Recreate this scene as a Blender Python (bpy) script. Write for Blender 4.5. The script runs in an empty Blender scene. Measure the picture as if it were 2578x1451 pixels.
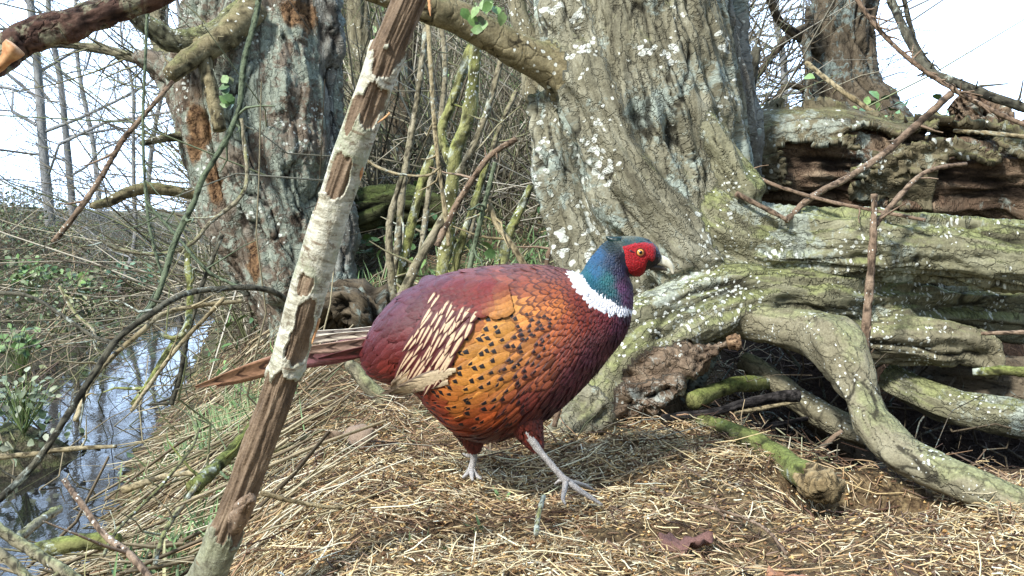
import bpy, math, random
import numpy as np
from mathutils import Vector, kdtree
random.seed(7); RNG = np.random.default_rng(7)
SC = bpy.context.scene
COL = SC.collection
# ------------------------------------------------------------------ camera, sky, sun, exposure
H, PITCH, FPX = 0.43, math.radians(4.3), 2578.0
cam = bpy.data.cameras.new('camera'); cam.sensor_width = 36; cam.lens = 36; cam.clip_start = 0.05; cam.clip_end = 2000
cam_ob = bpy.data.objects.new('camera', cam); COL.objects.link(cam_ob)
cam_ob.location = (0, 0, H); cam_ob.rotation_euler = (math.pi/2 - PITCH, 0, 0)
SC.camera = cam_ob
SUN_TO = Vector((-0.48, -0.56, 0.68)).normalized()
world = bpy.data.worlds.new('World'); SC.world = world; world.use_nodes = True
wn = world.node_tree; wn.nodes.clear()
def WN(t): return wn.nodes.new(t)
sky = WN('ShaderNodeTexSky'); sky.sky_type = 'NISHITA'; sky.sun_disc = False
sky.sun_elevation = math.asin(SUN_TO.z); sky.sun_rotation = math.atan2(SUN_TO.x, SUN_TO.y)
tc = WN('ShaderNodeTexCoord'); mp = WN('ShaderNodeMapping'); mp.inputs['Scale'].default_value = (1, 1, 3.0)
nz = WN('ShaderNodeTexNoise'); nz.inputs['Scale'].default_value = 2.2; nz.inputs['Detail'].default_value = 6
cr = WN('ShaderNodeValToRGB'); cr.color_ramp.elements[0].position = 0.24; cr.color_ramp.elements[1].position = 0.46
mx = WN('ShaderNodeMix'); mx.data_type = 'RGBA'
mx.inputs['B'].default_value = (18.5, 25, 35, 1)
bg = WN('ShaderNodeBackground'); bg.inputs['Strength'].default_value = 0.098
wo = WN('ShaderNodeOutputWorld')
L = wn.links.new
L(tc.outputs['Generated'], mp.inputs['Vector']); L(mp.outputs[0], nz.inputs['Vector']); L(nz.outputs['Fac'], cr.inputs['Fac'])
sx_ = WN('ShaderNodeSeparateXYZ'); L(tc.outputs['Generated'], sx_.inputs[0])
mr = WN('ShaderNodeMapRange'); mr.interpolation_type = 'SMOOTHSTEP'; mr.inputs['From Min'].default_value = 0.0; mr.inputs['From Max'].default_value = 0.55; mr.inputs['To Min'].default_value = 0.07
L(sx_.outputs[1], mr.inputs['Value']); ml = WN('ShaderNodeMath'); ml.operation = 'MULTIPLY'
L(cr.outputs['Color'], ml.inputs[0]); L(mr.outputs[0], ml.inputs[1]); L(ml.outputs[0], mx.inputs['Factor']); L(sky.outputs[0], mx.inputs['A']); L(mx.outputs['Result'], bg.inputs['Color'])
L(bg.outputs[0], wo.inputs['Surface'])
sl = bpy.data.lights.new('sun', 'SUN'); sl.energy = 4.9; sl.angle = math.radians(8); sl.color = (1, 0.985, 0.965)
so = bpy.data.objects.new('sun', sl); COL.objects.link(so); so.rotation_euler = SUN_TO.to_track_quat('Z', 'Y').to_euler()
SC.view_settings.view_transform = 'Standard'; SC.view_settings.look = 'None'
SC.view_settings.exposure = 0.34; SC.view_settings.gamma = 1
SC.cycles.max_bounces = 6; SC.cycles.diffuse_bounces = 3; SC.cycles.glossy_bounces = 3; SC.cycles.transparent_max_bounces = 6

# ------------------------------------------------------------------ numpy helpers
_cp, _sp = math.cos(PITCH), math.sin(PITCH)
def P(px, py, d):
    x = (px-1289.0)/FPX; y = -(py-725.5)/FPX
    return np.array((d*x, d*(_cp + y*_sp), H + d*(-_sp + y*_cp)))
def PM(d): return d/FPX
def _hash(ix, iy, iz, seed):
    h = (ix.astype(np.int64)*374761393 + iy.astype(np.int64)*668265263 + iz.astype(np.int64)*2147483647 + seed*974634777) & 0xFFFFFFFF
    h = ((h ^ (h >> 13))*1274126177) & 0xFFFFFFFF
    h = ((h ^ (h >> 16))*2246822519) & 0xFFFFFFFF
    return ((h ^ (h >> 15)) & 0xFFFFFF)/float(0xFFFFFF)
def vnoise(p, seed=0):
    i = np.floor(p).astype(np.int64); f = p-i; f = f*f*f*(f*(f*6-15)+10); r = 0
    for a in (0, 1):
        for b in (0, 1):
            for c in (0, 1):
                w = (f[..., 0] if a else 1-f[..., 0])*(f[..., 1] if b else 1-f[..., 1])*(f[..., 2] if c else 1-f[..., 2])
                r = r + w*_hash(i[..., 0]+a, i[..., 1]+b, i[..., 2]+c, seed)
    return r*2-1
def fbm(p, o=4, seed=0):
    r = 0; a = 0.5
    for k in range(o):
        r = r + a*vnoise(p, seed+k); p = p*2.03; a *= 0.5
    return r
def voro(p, seed=0):
    i = np.floor(p).astype(np.int64); f1 = np.full(p.shape[:-1], 9.0); f2 = f1.copy()
    for a in (-1, 0, 1):
        for b in (-1, 0, 1):
            for c in (-1, 0, 1):
                x, y, z = i[..., 0]+a, i[..., 1]+b, i[..., 2]+c
                d = np.sqrt((x+_hash(x, y, z, seed)-p[..., 0])**2+(y+_hash(x, y, z, seed+1)-p[..., 1])**2+(z+_hash(x, y, z, seed+2)-p[..., 2])**2)
                f2 = np.where(d < f1, f1, np.minimum(f2, d)); f1 = np.minimum(f1, d)
    return f1, f2
def sstep(a, b, x):
    t = np.clip((x-a)/(b-a), 0, 1); return t*t*(3-2*t)
def lin(c):
    c = np.asarray(c, float)/255.0
    return np.where(c <= 0.04045, c/12.92, ((c+0.055)/1.055)**2.4)
def nrm(v): return v/np.maximum(np.linalg.norm(v, axis=-1, keepdims=True), 1e-9)
def catmull(Q, n):
    Q = np.asarray(Q, float); m = len(Q)
    if m == 2:
        t = np.linspace(0, 1, n)[:, None]; return Q[0]*(1-t)+Q[1]*t
    E = np.vstack([2*Q[0]-Q[1], Q, 2*Q[-1]-Q[-2]])
    t = np.linspace(0, m-1-1e-9, n); k = t.astype(int); f = (t-k)[:, None]
    a, b, c, d = E[k], E[k+1], E[k+2], E[k+3]
    return 0.5*((2*b)+(-a+c)*f+(2*a-5*b+4*c-d)*f*f+(-a+3*b-3*c+d)*f**3)

# ------------------------------------------------------------------ object helpers
def link(o, parent=None):
    COL.objects.link(o)
    if parent is not None: o.parent = parent
    return o
def tag(o, label=None, cat=None, group=None, kind=None):
    if label: o['label'] = label
    if cat: o['category'] = cat
    if group: o['group'] = group
    if kind: o['kind'] = kind
    return o
def thing(name, label, cat, base, group=None):
    o = bpy.data.objects.new(name, None); o.empty_display_size = 0.02; o.location = tuple(base); link(o)
    return tag(o, label, cat, group)
class Geo:
    def __init__(s): s.V = []; s.Q = []; s.T = []; s.A = {}; s.n = 0
    def add(s, V, Q=None, T=None, **attrs):
        V = np.asarray(V, float).reshape(-1, 3); s.V.append(V)
        if Q is not None and len(Q): s.Q.append(np.asarray(Q, np.int64).reshape(-1, 4)+s.n)
        if T is not None and len(T): s.T.append(np.asarray(T, np.int64).reshape(-1, 3)+s.n)
        for k, a in attrs.items(): s.A.setdefault(k, []).append(np.asarray(a, float).reshape(len(V), -1))
        s.n += len(V)
    def build(s, name, mat, parent=None, base=None, smooth=True):
        V = np.vstack(s.V)
        if base is None:
            base = np.array(parent.location) if parent is not None else np.zeros(3)
            if parent is not None and parent.parent is not None: base = base + np.array(parent.parent.location)
        V = V-np.asarray(base)
        Q = np.vstack(s.Q) if s.Q else np.zeros((0, 4), np.int64); T = np.vstack(s.T) if s.T else np.zeros((0, 3), np.int64)
        me = bpy.data.meshes.new(name); me.vertices.add(len(V)); me.vertices.foreach_set('co', V.ravel())
        me.loops.add(Q.size+T.size); me.loops.foreach_set('vertex_index', np.concatenate([Q.ravel(), T.ravel()]).astype(np.int32))
        me.polygons.add(len(Q)+len(T))
        st = np.concatenate([np.arange(len(Q))*4, Q.size+np.arange(len(T))*3]).astype(np.int32)
        me.polygons.foreach_set('loop_start', st); me.update(calc_edges=True)
        me.polygons.foreach_set('use_smooth', np.full(len(Q)+len(T), smooth))
        for k, L_ in s.A.items():
            a = np.vstack(L_)
            if a.shape[1] == 4:
                at = me.attributes.new(k, 'FLOAT_COLOR', 'POINT'); at.data.foreach_set('color', a.ravel())
            elif a.shape[1] == 3:
                at = me.attributes.new(k, 'FLOAT_VECTOR', 'POINT'); at.data.foreach_set('vector', a.ravel())
            else:
                at = me.attributes.new(k, 'FLOAT', 'POINT'); at.data.foreach_set('value', a.ravel())
        if mat: me.materials.append(mat)
        o = bpy.data.objects.new(name, me); link(o, parent)
        if parent is None: o.location = tuple(base)
        return o
def gridq(n, m, wrap=True, off=0):
    i = np.arange(n-1)[:, None]; j = np.arange(m if wrap else m-1)[None, :]; j2 = (j+1) % m
    return np.stack([i*m+j, i*m+j2, (i+1)*m+j2, (i+1)*m+j], -1).reshape(-1, 4)+off
def tube(g, pts, rad, seg=12, res=0.02, disp=None, lobe=0.0, seed=0, caps=True, flat=1.0, **const):
    """tapered tube through pts; adds bark coordinates 'bk' and furrow height 'hh'"""
    pts = np.asarray(pts, float); ln = np.linalg.norm(np.diff(pts, axis=0), axis=1).sum()
    n = max(len(pts)*2, int(ln/res)+2)
    C = catmull(np.column_stack([pts, rad]), n); R = np.maximum(C[:, 3], 1e-4); C = C[:, :3]
    t = nrm(np.gradient(C, axis=0)); s = np.concatenate([[0], np.cumsum(np.linalg.norm(np.diff(C, axis=0), axis=1))])
    u = np.zeros_like(C); a = np.array((0, 0, 1.0)) if abs(t[0, 2]) < 0.8 else np.array((0, -1.0, 0))
    u[0] = nrm(a-t[0]*np.dot(a, t[0]))
    for k in range(1, n):
        q = u[k-1]-t[k]*np.dot(u[k-1], t[k]); u[k] = q/np.linalg.norm(q)
    w = np.cross(t, u)
    th = np.linspace(0, 2*math.pi, seg, endpoint=False)
    cs, sn = np.cos(th)[None, :, None], np.sin(th)[None, :, None]
    dirs = u[:, None]*cs + w[:, None]*sn*flat
    rr = np.repeat(R[:, None], seg, 1); rm = max(float(np.mean(R)), 1e-4)
    S = np.repeat(s[:, None], seg, 1)
    bk = np.stack([np.cos(th)[None]*rm+0*S, np.sin(th)[None]*rm+0*S, S], -1)+seed*3.17
    hh = np.full(rr.shape, 0.8)
    if lobe:
        q = np.stack([np.cos(th)[None]*1.3+0*S, np.sin(th)[None]*1.3+0*S, S/rm*0.35], -1)+seed*7.7
        rr = rr*(1+lobe*fbm(q, 3, seed))
    if disp is not None:
        d, hh = disp(bk, np.repeat(th[None], n, 0), S); rr = rr+d
    V = C[:, None]+dirs*rr[..., None]
    Q = gridq(n, seg)
    V = V.reshape(-1, 3); bk = bk.reshape(-1, 3); hh = hh.reshape(-1)
    T = []
    if caps:
        N = len(V); V = np.vstack([V, C[0]-t[0]*R[0]*0.15, C[-1]+t[-1]*R[-1]*0.15])
        bk = np.vstack([bk, bk[0]*0+bk[:seg].mean(0), bk[-seg:].mean(0)]); hh = np.concatenate([hh, [0.5, 0.5]])
        j = np.arange(seg); j2 = (j+1) % seg; e = (n-1)*seg
        T = np.vstack([np.stack([j2, j, 0*j+N], 1), np.stack([e+j, e+j2, 0*j+N+1], 1)])
    g.add(V, Q, T, bk=bk, hh=hh, **{k: np.tile(np.asarray(v, float), (len(V), 1)) for k, v in const.items()})
    return C, R, u, w
def batch(g, Pk, R, sides=4, col=None):
    """many thin tubes at once: Pk (N,K,3), R (N,K)"""
    Pk = np.asarray(Pk); N, K, _ = Pk.shape
    d = nrm(Pk[:, -1]-Pk[:, 0]); a = np.where(np.abs(d[:, 2:3]) < 0.8, np.array([[0, 0, 1.0]]), np.array([[1.0, 0, 0]]))
    u = nrm(np.cross(d, a)); w = np.cross(d, u)
    th = np.arange(sides)*2*math.pi/sides
    off = u[:, None, None]*np.cos(th)[None, None, :, None]+w[:, None, None]*np.sin(th)[None, None, :, None]
    V = Pk[:, :, None]+off*R[:, :, None, None]
    q = gridq(K, sides)
    Q = (q[None]+(np.arange(N)*K*sides)[:, None, None]).reshape(-1, 4)
    s = np.concatenate([np.zeros((N, 1)), np.cumsum(np.linalg.norm(np.diff(Pk, axis=1), axis=2), 1)], 1)
    bk = np.stack([np.cos(th)[None, None]*R[..., None], np.sin(th)[None, None]*R[..., None], np.repeat(s[..., None], sides, 2)], -1)
    bk = bk+(RNG.random((N, 1, 1, 3))*9)
    kw = dict(bk=bk.reshape(-1, 3), hh=np.full(N*K*sides, 0.8))
    if col is not None: kw['Col'] = np.repeat(np.column_stack([col, np.ones(N)]), K*sides, 0)
    g.add(V, Q, **kw)
def leaves(g, pos, nor, dirn, L_, W_, col, fold=0.25, curl=0.2):
    """pointed leaf blades of 3x4 verts"""
    N = len(pos); nor = nrm(nor); d = nrm(dirn-nor*np.sum(dirn*nor, 1, keepdims=True)); sd = np.cross(nor, d)
    vs = np.array([0, 0.3, 0.65, 1.0]); ws = np.array([0.1, 0.5, 0.42, 0.03]); us = np.array([-1, 0, 1.0])
    L_ = np.broadcast_to(L_, (N,)); W_ = np.broadcast_to(W_, (N,))
    V = (pos[:, None, None]+d[:, None, None]*(vs[None, :, None, None]*L_[:, None, None, None])
         + sd[:, None, None]*(us[None, None, :, None]*ws[None, :, None, None]*W_[:, None, None, None])
         + nor[:, None, None]*((np.abs(us)[None, None, :]*ws[None, :, None]*fold*W_[:, None, None]-curl*vs[None, :, None]**2*L_[:, None, None])[..., None]))
    q = gridq(4, 3, False); Q = (q[None]+(np.arange(N)*12)[:, None, None]).reshape(-1, 4)
    g.add(V, Q, Col=np.repeat(np.column_stack([col, np.ones(N)]), 12, 0))
def pick(cols, n, jit=0.15):
    c = np.array([lin(k) for k in cols])[RNG.integers(0, len(cols), n)]
    return np.clip(c*(1+jit*RNG.normal(size=(n, 1))), 0.002, 0.95)
def curvy(p0, d, ln, K=5, bend=0.25, jit=0.03):
    N = len(p0); t = np.linspace(0, 1, K)[None, :, None]; d = nrm(d); ln = np.broadcast_to(ln, (N,))[:, None, None]
    b = RNG.normal(size=(N, 1, 3))*bend
    w = RNG.normal(size=(N, K, 3))*jit; w[:, 0] = 0
    return p0[:, None]+ln*(d[:, None]*t+b*t*t+w)

# ------------------------------------------------------------------ ground
ZW = -0.30
def ground_z(x, y, fine=True):
    x = np.asarray(x, float); y = np.asarray(y, float)
    yy = np.clip(y, 0, 9)
    xr = -0.44-0.235*yy; xl = -1.40-0.15*yy
    right = ZW+0.30*sstep(-0.02, 0.62, x-xr)
    left = ZW+0.80*sstep(-0.02, 2.3, xl-x)**0.8
    mid = ZW-0.09
    z = np.where(x > xr, right, np.where(x < xl, left, mid))
    near = 1-sstep(1.25, 2.15, y)
    z = z*(1-near)+near*np.maximum(z, -0.13)
    far = sstep(9, 14, y); z = z*(1-far)+0.42*far
    z = z+0.50*sstep(2.4, 4.7, y)*sstep(-1.1, -0.25, x)*(1-sstep(0.5, 1.2, x))*(1-far)
    z = z+2.6*sstep(5.8, 8.6, y)*sstep(-2.0, -1.2, x)*(1-sstep(0.6, 1.6, x))*(1-sstep(16, 30, y))
    z = z+0.60*sstep(2.5, 3.15, y)*sstep(0.55, 0.95, x)*(1-far)
    z = z-0.20*np.exp(-((x-1.0)/0.42)**4-((y-2.2)/0.34)**4)
    z = z-0.10*np.exp(-((x-0.57)/0.13)**4-((y-1.56)/0.10)**4)
    z = z-0.012-0.012*np.exp(-((x-0.05)/0.25)**2-((y-1.6)/0.12)**2)
    q = np.stack([x*3, y*3, 0*x], -1)
    z = z+0.21*np.exp(-((x+1.46)/0.20)**2-((y-2.95)/0.22)**2)
    z = z+0.035*fbm(q, 3, 5)*np.where((x > xr) | (x < xl), 1, 0.2)
    if fine:
        z = z+0.021*fbm(q*5, 3, 9)+0.010*fbm(q*22, 2, 11)
    return z
def gnormal(x, y):
    e = 0.03; zx = ground_z(x+e, y, False)-ground_z(x-e, y, False); zy = ground_z(x, y+e, False)-ground_z(x, y-e, False)
    return nrm(np.stack([-zx/(2*e), -zy/(2*e), np.ones_like(zx)], -1))

# ------------------------------------------------------------------ materials
class M_:
    def __init__(s, name, rough=0.85, spec=0.25):
        s.m = bpy.data.materials.new(name); s.m.use_nodes = True; s.t = s.m.node_tree
        s.b = s.t.nodes['Principled BSDF']; s.b.inputs['Roughness'].default_value = rough
        s.b.inputs['Specular IOR Level'].default_value = spec
    def set(s, n, k, v):
        if v is None: return
        if isinstance(v, bpy.types.NodeSocket): s.t.links.new(v, n.inputs[k])
        else: n.inputs[k].default_value = v
    def attr(s, name, out='Vector'):
        n = s.t.nodes.new('ShaderNodeAttribute'); n.attribute_name = name; return n.outputs[out]
    def obj(s): return s.t.nodes.new('ShaderNodeTexCoord').outputs['Object']
    def geo(s, out): return s.t.nodes.new('ShaderNodeNewGeometry').outputs[out]
    def map(s, v, scale):
        n = s.t.nodes.new('ShaderNodeMapping'); s.set(n, 'Vector', v); n.inputs['Scale'].default_value = scale; return n.outputs[0]
    def noise(s, v, scale, detail=4, rough=0.55, out='Fac', dist=0):
        n = s.t.nodes.new('ShaderNodeTexNoise'); s.set(n, 'Vector', v)
        n.inputs['Scale'].default_value = scale; n.inputs['Detail'].default_value = detail; n.inputs['Roughness'].default_value = rough
        n.inputs['Distortion'].default_value = dist; return n.outputs[out]
    def voro(s, v, scale, feat='F1', out='Distance'):
        n = s.t.nodes.new('ShaderNodeTexVoronoi'); n.feature = feat; s.set(n, 'Vector', v); n.inputs['Scale'].default_value = scale; return n.outputs[out]
    def math(s, op, a, b=None, c=None):
        n = s.t.nodes.new('ShaderNodeMath'); n.operation = op
        for i, v in enumerate((a, b, c)):
            if v is not None: s.set(n, i, v)
        return n.outputs[0]
    def ss(s, v, a, b, lo=0, hi=1):
        n = s.t.nodes.new('ShaderNodeMapRange'); n.interpolation_type = 'SMOOTHSTEP'; s.set(n, 'Value', v)
        for k, x in (('From Min', a), ('From Max', b), ('To Min', lo), ('To Max', hi)): n.inputs[k].default_value = x
        return n.outputs[0]
    def mix(s, f, a, b, mode='MIX'):
        n = s.t.nodes.new('ShaderNodeMix'); n.data_type = 'RGBA'; n.blend_type = mode
        s.set(n, 'Factor', f)
        for k, v in (('A', a), ('B', b)):
            s.set(n, k, v if isinstance(v, bpy.types.NodeSocket) else tuple(v)[:3]+(1,))
        return n.outputs['Result']
    def xyz(s, v, i):
        n = s.t.nodes.new('ShaderNodeSeparateXYZ'); s.set(n, 0, v); return n.outputs[i]
    def ramp(s, f, stops):
        n = s.t.nodes.new('ShaderNodeValToRGB'); s.set(n, 'Fac', f); e = n.color_ramp.elements
        while len(e) < len(stops): e.new(0.5)
        for k, (p, c) in zip(e, stops): k.position = p; k.color = tuple(c)[:3]+(1,)
        return n.outputs['Color']
    def bump(s, h, strength=0.5, dist=0.004, nrm_=None):
        n = s.t.nodes.new('ShaderNodeBump'); s.set(n, 'Height', h); n.inputs['Strength'].default_value = strength
        n.inputs['Distance'].default_value = dist
        if nrm_ is not None: s.set(n, 'Normal', nrm_)
        return n.outputs[0]
    def out(s, color, normal=None, rough=None):
        s.set(s.b, 'Base Color', color if isinstance(color, bpy.types.NodeSocket) else tuple(color)[:3]+(1,))
        if normal is not None: s.set(s.b, 'Normal', normal)
        if rough is not None: s.set(s.b, 'Roughness', rough)
        return s.m
def bark_mat(name, dark, mid, light, lichen=0.0, lichen_col=(205, 215, 200), moss=0.0, moss_col=(120, 130, 60), crack=45, stretch=0.3,
             spots=0.0, spot_scale=55, bumpd=0.004, fine=1.0, furrow=True):
    m = M_(name, 0.9, 0.15); bk = m.attr('bk'); hh = m.attr('hh', 'Fac')
    st = m.map(bk, (1, 1, stretch))
    n1 = m.noise(st, 38, 7, 0.68, dist=0.4); n2 = m.noise(bk, 7, 3); n3 = m.noise(bk, 260, 3, 0.7)
    c = m.ramp(n1, [(0.28, lin(dark)), (0.5, lin(mid)), (0.72, lin(light))])
    c = m.mix(m.ss(n2, 0.42, 0.7, 0, 0.4), c, lin(light), 'MIX')
    if moss:
        up = m.xyz(m.geo('Normal'), 2)
        mm = m.ss(m.math('ADD', m.math('MULTIPLY', up, 0.35), m.noise(bk, 9, 5, 0.65)), 0.75-0.42*moss, 0.95-0.35*moss)
        mc = m.ramp(m.noise(bk, 120, 4, 0.7), [(0.3, lin([k*0.6 for k in moss_col])), (0.7, lin([min(k*1.15, 255) for k in moss_col]))])
        c = m.mix(m.math('MULTIPLY', mm, min(1.0, 0.5+moss*0.5)), c, mc)
    if lichen:
        lm = m.ss(m.math('ADD', m.math('MULTIPLY', m.noise(bk, 6, 3), 0.6), m.math('MULTIPLY', m.noise(bk, 42, 6, 0.72, dist=0.6), 0.55)), 0.66-0.2*lichen, 0.74-0.2*lichen)
        lc = m.ramp(m.noise(bk, 90, 4, 0.75), [(0.3, lin([k*0.72 for k in lichen_col])), (0.65, lin(lichen_col))])
        c = m.mix(m.math('MULTIPLY', lm, 0.9), c, lc)
    wv_ = m.t.nodes.new('ShaderNodeVectorMath'); wv_.operation = 'MULTIPLY_ADD'; m.set(wv_, 0, m.noise(bk, 34, 4, 0.6, out='Color')); wv_.inputs[1].default_value = (0.035,)*3; m.set(wv_, 2, st); wst = wv_.outputs[0]
    ve = m.voro(m.map(m.noise(bk, 6, 3, out='Color'), (0.06, 0.06, 0.06)), 1.0) if False else m.voro(wst, crack, 'DISTANCE_TO_EDGE')
    ce = m.ss(ve, 0.0, 0.09)
    cg = m.ss(m.noise(st, 16, 3), 0.42, 0.6)
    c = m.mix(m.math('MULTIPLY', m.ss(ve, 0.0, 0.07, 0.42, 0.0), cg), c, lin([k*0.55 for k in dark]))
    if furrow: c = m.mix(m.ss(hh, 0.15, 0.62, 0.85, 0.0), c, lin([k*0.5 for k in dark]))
    if spots:
        wv = m.t.nodes.new('ShaderNodeVectorMath'); wv.operation = 'MULTIPLY_ADD'
        m.set(wv, 0, m.noise(bk, 60, 2, out='Color')); wv.inputs[1].default_value = (0.012,)*3; m.set(wv, 2, bk)
        s1 = m.voro(wv.outputs[0], spot_scale); sz = m.noise(bk, 8, 3)
        thr = m.ss(m.math('ADD', m.math('MULTIPLY', sz, 0.7), m.math('MULTIPLY', m.noise(bk, 28, 3), 0.3)), 0.44, 0.62, -0.02, 0.26+0.30*spots)
        sp = m.ss(m.math('SUBTRACT', thr, s1), -0.02, 0.06)
        c = m.mix(m.math('MULTIPLY', sp, m.ss(n3, 0.25, 0.6, 0.55, 1)), c, lin((222, 226, 214)))
    c = m.mix(1.0, c, m.ramp(n3, [(0.25, (0.62,)*3), (0.75, (1.3,)*3)]), 'MULTIPLY')
    h = m.math('ADD', m.math('MULTIPLY', ce, 0.6), m.math('ADD', m.math('MULTIPLY', n1, 1.1), m.math('MULTIPLY', n3, 0.35*fine)))
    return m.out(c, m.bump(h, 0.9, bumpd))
def col_mat(name, rough=0.8, nscale=300, spec=0.25, trans=0.0, amp=0.45, bump=0.0015):
    m = M_(name, rough, spec); c = m.attr('Col', 'Color'); o = m.obj(); n = m.noise(o, nscale, 3, 0.65)
    f = m.ramp(n, [(0.3, (1-amp,)*3), (0.7, (1+amp,)*3)])
    c = m.mix(1.0, c, f, 'MULTIPLY')
    if trans: m.b.inputs['Subsurface Weight'].default_value = 0.0
    return m.out(c, m.bump(n, 0.5, bump))
MT = {}
MT['trunk'] = bark_mat('lichened_bark', (78, 74, 60), (132, 128, 106), (172, 170, 148), lichen=0.4, lichen_col=(182, 194, 180), moss=0.25, moss_col=(140, 142, 100), spots=0.95, spot_scale=66, crack=52, stretch=0.2, bumpd=0.006)
MT['greytrunk'] = bark_mat('grey_lichened_bark', (86, 78, 70), (128, 126, 116), (164, 168, 160), lichen=0.5, lichen_col=(170, 184, 174), spots=0.25, spot_scale=90, crack=48, stretch=0.2, bumpd=0.006)
MT['oldtrunk'] = bark_mat('flaking_grey_bark', (66, 54, 44), (116, 102, 86), (164, 160, 146), lichen=0.6, lichen_col=(172, 182, 164), spots=0.2, crack=36, stretch=0.22, bumpd=0.007)
MT['limb'] = bark_mat('mossy_limb_bark', (82, 78, 62), (130, 127, 100), (164, 162, 134), lichen=0.28, lichen_col=(190, 198, 180), moss=0.5, moss_col=(142, 148, 96), spots=0.42, spot_scale=95, crack=58, stretch=0.13, bumpd=0.006)
MT['limb2'] = bark_mat('smooth_brown_limb_bark', (86, 80, 64), (128, 122, 98), (160, 154, 128), moss=0.3, moss_col=(146, 150, 106), spots=0.25, spot_scale=110, crack=44, stretch=0.36, bumpd=0.004)
MT['branch'] = bark_mat('olive_smooth_bark', (84, 76, 56), (128, 118, 88), (160, 150, 118), moss=0.3, moss_col=(126, 128, 84), spots=0.12, crack=20, stretch=1.4, bumpd=0.002)
MT['mossy'] = bark_mat('mossy_stem_bark', (94, 92, 58), (142, 142, 92), (176, 176, 128), lichen=0.25, moss=0.6, moss_col=(146, 154, 82), spots=0.4, spot_scale=90, crack=60, stretch=0.3, bumpd=0.002)
MT['stem'] = bark_mat('grey_stem_bark', (98, 90, 70), (146, 138, 112), (178, 170, 146), lichen=0.25, moss=0.35, moss_col=(138, 146, 84), spots=0.2, spot_scale=90, crack=70, stretch=0.3, bumpd=0.0015)
MT['darktwig'] = bark_mat('dark_twig_bark', (52, 50, 44), (82, 80, 68), (112, 108, 90), lichen=0.1, crack=80, stretch=0.3, bumpd=0.001)
MT['greentwig'] = bark_mat('green_bramble_bark', (72, 82, 64), (100, 112, 88), (132, 142, 114), crack=90, stretch=0.2, bumpd=0.001)
MT['tantwig'] = bark_mat('tan_twig_bark', (112, 98, 70), (160, 146, 112), (196, 184, 150), lichen=0.1, crack=80, stretch=0.25, bumpd=0.001)
MT['browntwig'] = bark_mat('brown_twig_bark', (96, 78, 62), (136, 116, 96), (164, 144, 122), spots=0.1, spot_scale=120, crack=80, stretch=0.3, bumpd=0.001)
MT['rotten'] = bark_mat('rotten_red_wood', (56, 44, 36), (112, 92, 74), (158, 140, 116), lichen=0.1, crack=70, stretch=0.3, bumpd=0.007)
MT['plate'] = bark_mat('loose_olive_bark', (66, 58, 44), (106, 98, 76), (138, 130, 104), lichen=0.06, lichen_col=(176, 182, 164), moss=0.25, moss_col=(132, 132, 86), spots=0.15, crack=36, stretch=0.16, bumpd=0.007)
MT['black'] = bark_mat('black_wet_wood', (30, 28, 28), (58, 54, 52), (96, 92, 88), crack=60, stretch=0.2, bumpd=0.003)
MT['dim'] = bark_mat('weathered_dark_bark', (62, 54, 44), (98, 88, 72), (128, 116, 96), lichen=0.3, lichen_col=(150, 164, 156), crack=30, stretch=0.3, bumpd=0.005)
MT['mossgreen'] = bark_mat('green_moss_wood', (76, 78, 48), (116, 118, 72), (146, 146, 96), lichen=0.15, moss=0.6, moss_col=(124, 134, 72), crack=50, stretch=0.3, bumpd=0.002)
MT['darkmoss'] = bark_mat('dark_mossy_wood', (36, 36, 26), (62, 64, 42), (88, 90, 62), moss=0.6, moss_col=(80, 92, 48), crack=40, bumpd=0.005)
MT['far'] = bark_mat('far_tree_bark', (118, 120, 122), (150, 152, 152), (180, 182, 178), crack=20, stretch=0.2)
MT['leaf'] = col_mat('leaf_blades', 0.5, 120, 0.35, amp=0.25)
MT['straw'] = col_mat('dry_straw', 0.7, 240, 0.25, amp=0.25)
MT['chip'] = col_mat('wood_chips', 0.85, 400, 0.15, amp=0.35)

# straw-coloured soil
def soil():
    m = M_('soil', 0.95, 0.1); o = m.obj()
    n1 = m.noise(o, 5, 5, 0.6); n2 = m.noise(o, 55, 6, 0.7); n3 = m.noise(o, 240, 4, 0.75); v = m.voro(o, 130)
    c = m.ramp(n2, [(0.32, lin((48, 38, 30))), (0.5, lin((114, 97, 71))), (0.68, lin((176, 156, 116)))])
    c = m.mix(m.ss(n1, 0.4, 0.65, 0, 0.55), c, lin((92, 68, 52)))
    c = m.mix(m.ss(v, 0.0, 0.35, 0.5, 0), c, lin((196, 168, 116)))
    left = m.ss(m.math('ADD', m.xyz(o, 0), m.math('MULTIPLY', m.xyz(o, 1), 0.22)), -0.75, -0.35, 1, 0)
    cl = m.ramp(n2, [(0.3, lin((50, 45, 38))), (0.52, lin((98, 92, 74))), (0.7, lin((146, 138, 112)))])
    cl = m.mix(m.ss(m.noise(o, 9, 5, 0.7), 0.45, 0.62, 0, 0.7), cl, lin((96, 108, 66)))
    farm = m.ss(m.xyz(o, 1), 2.4, 3.4)
    c = m.mix(m.math('MAXIMUM', left, farm), c, cl)
    rightd = m.math('MULTIPLY', m.ss(m.xyz(o, 0), 0.42, 0.62), m.ss(m.xyz(o, 1), 1.6, 1.9))  # dark humus, with the shade under the limbs put into its colour
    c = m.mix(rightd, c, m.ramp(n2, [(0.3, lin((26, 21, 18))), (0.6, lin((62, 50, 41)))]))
    c = m.mix(1.0, c, m.ramp(n3, [(0.25, (0.55,)*3), (0.75, (1.35,)*3)]), 'MULTIPLY')
    return m.out(c, m.bump(m.math('ADD', n3, m.math('ADD', n2, v)), 0.9, 0.006))
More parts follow.
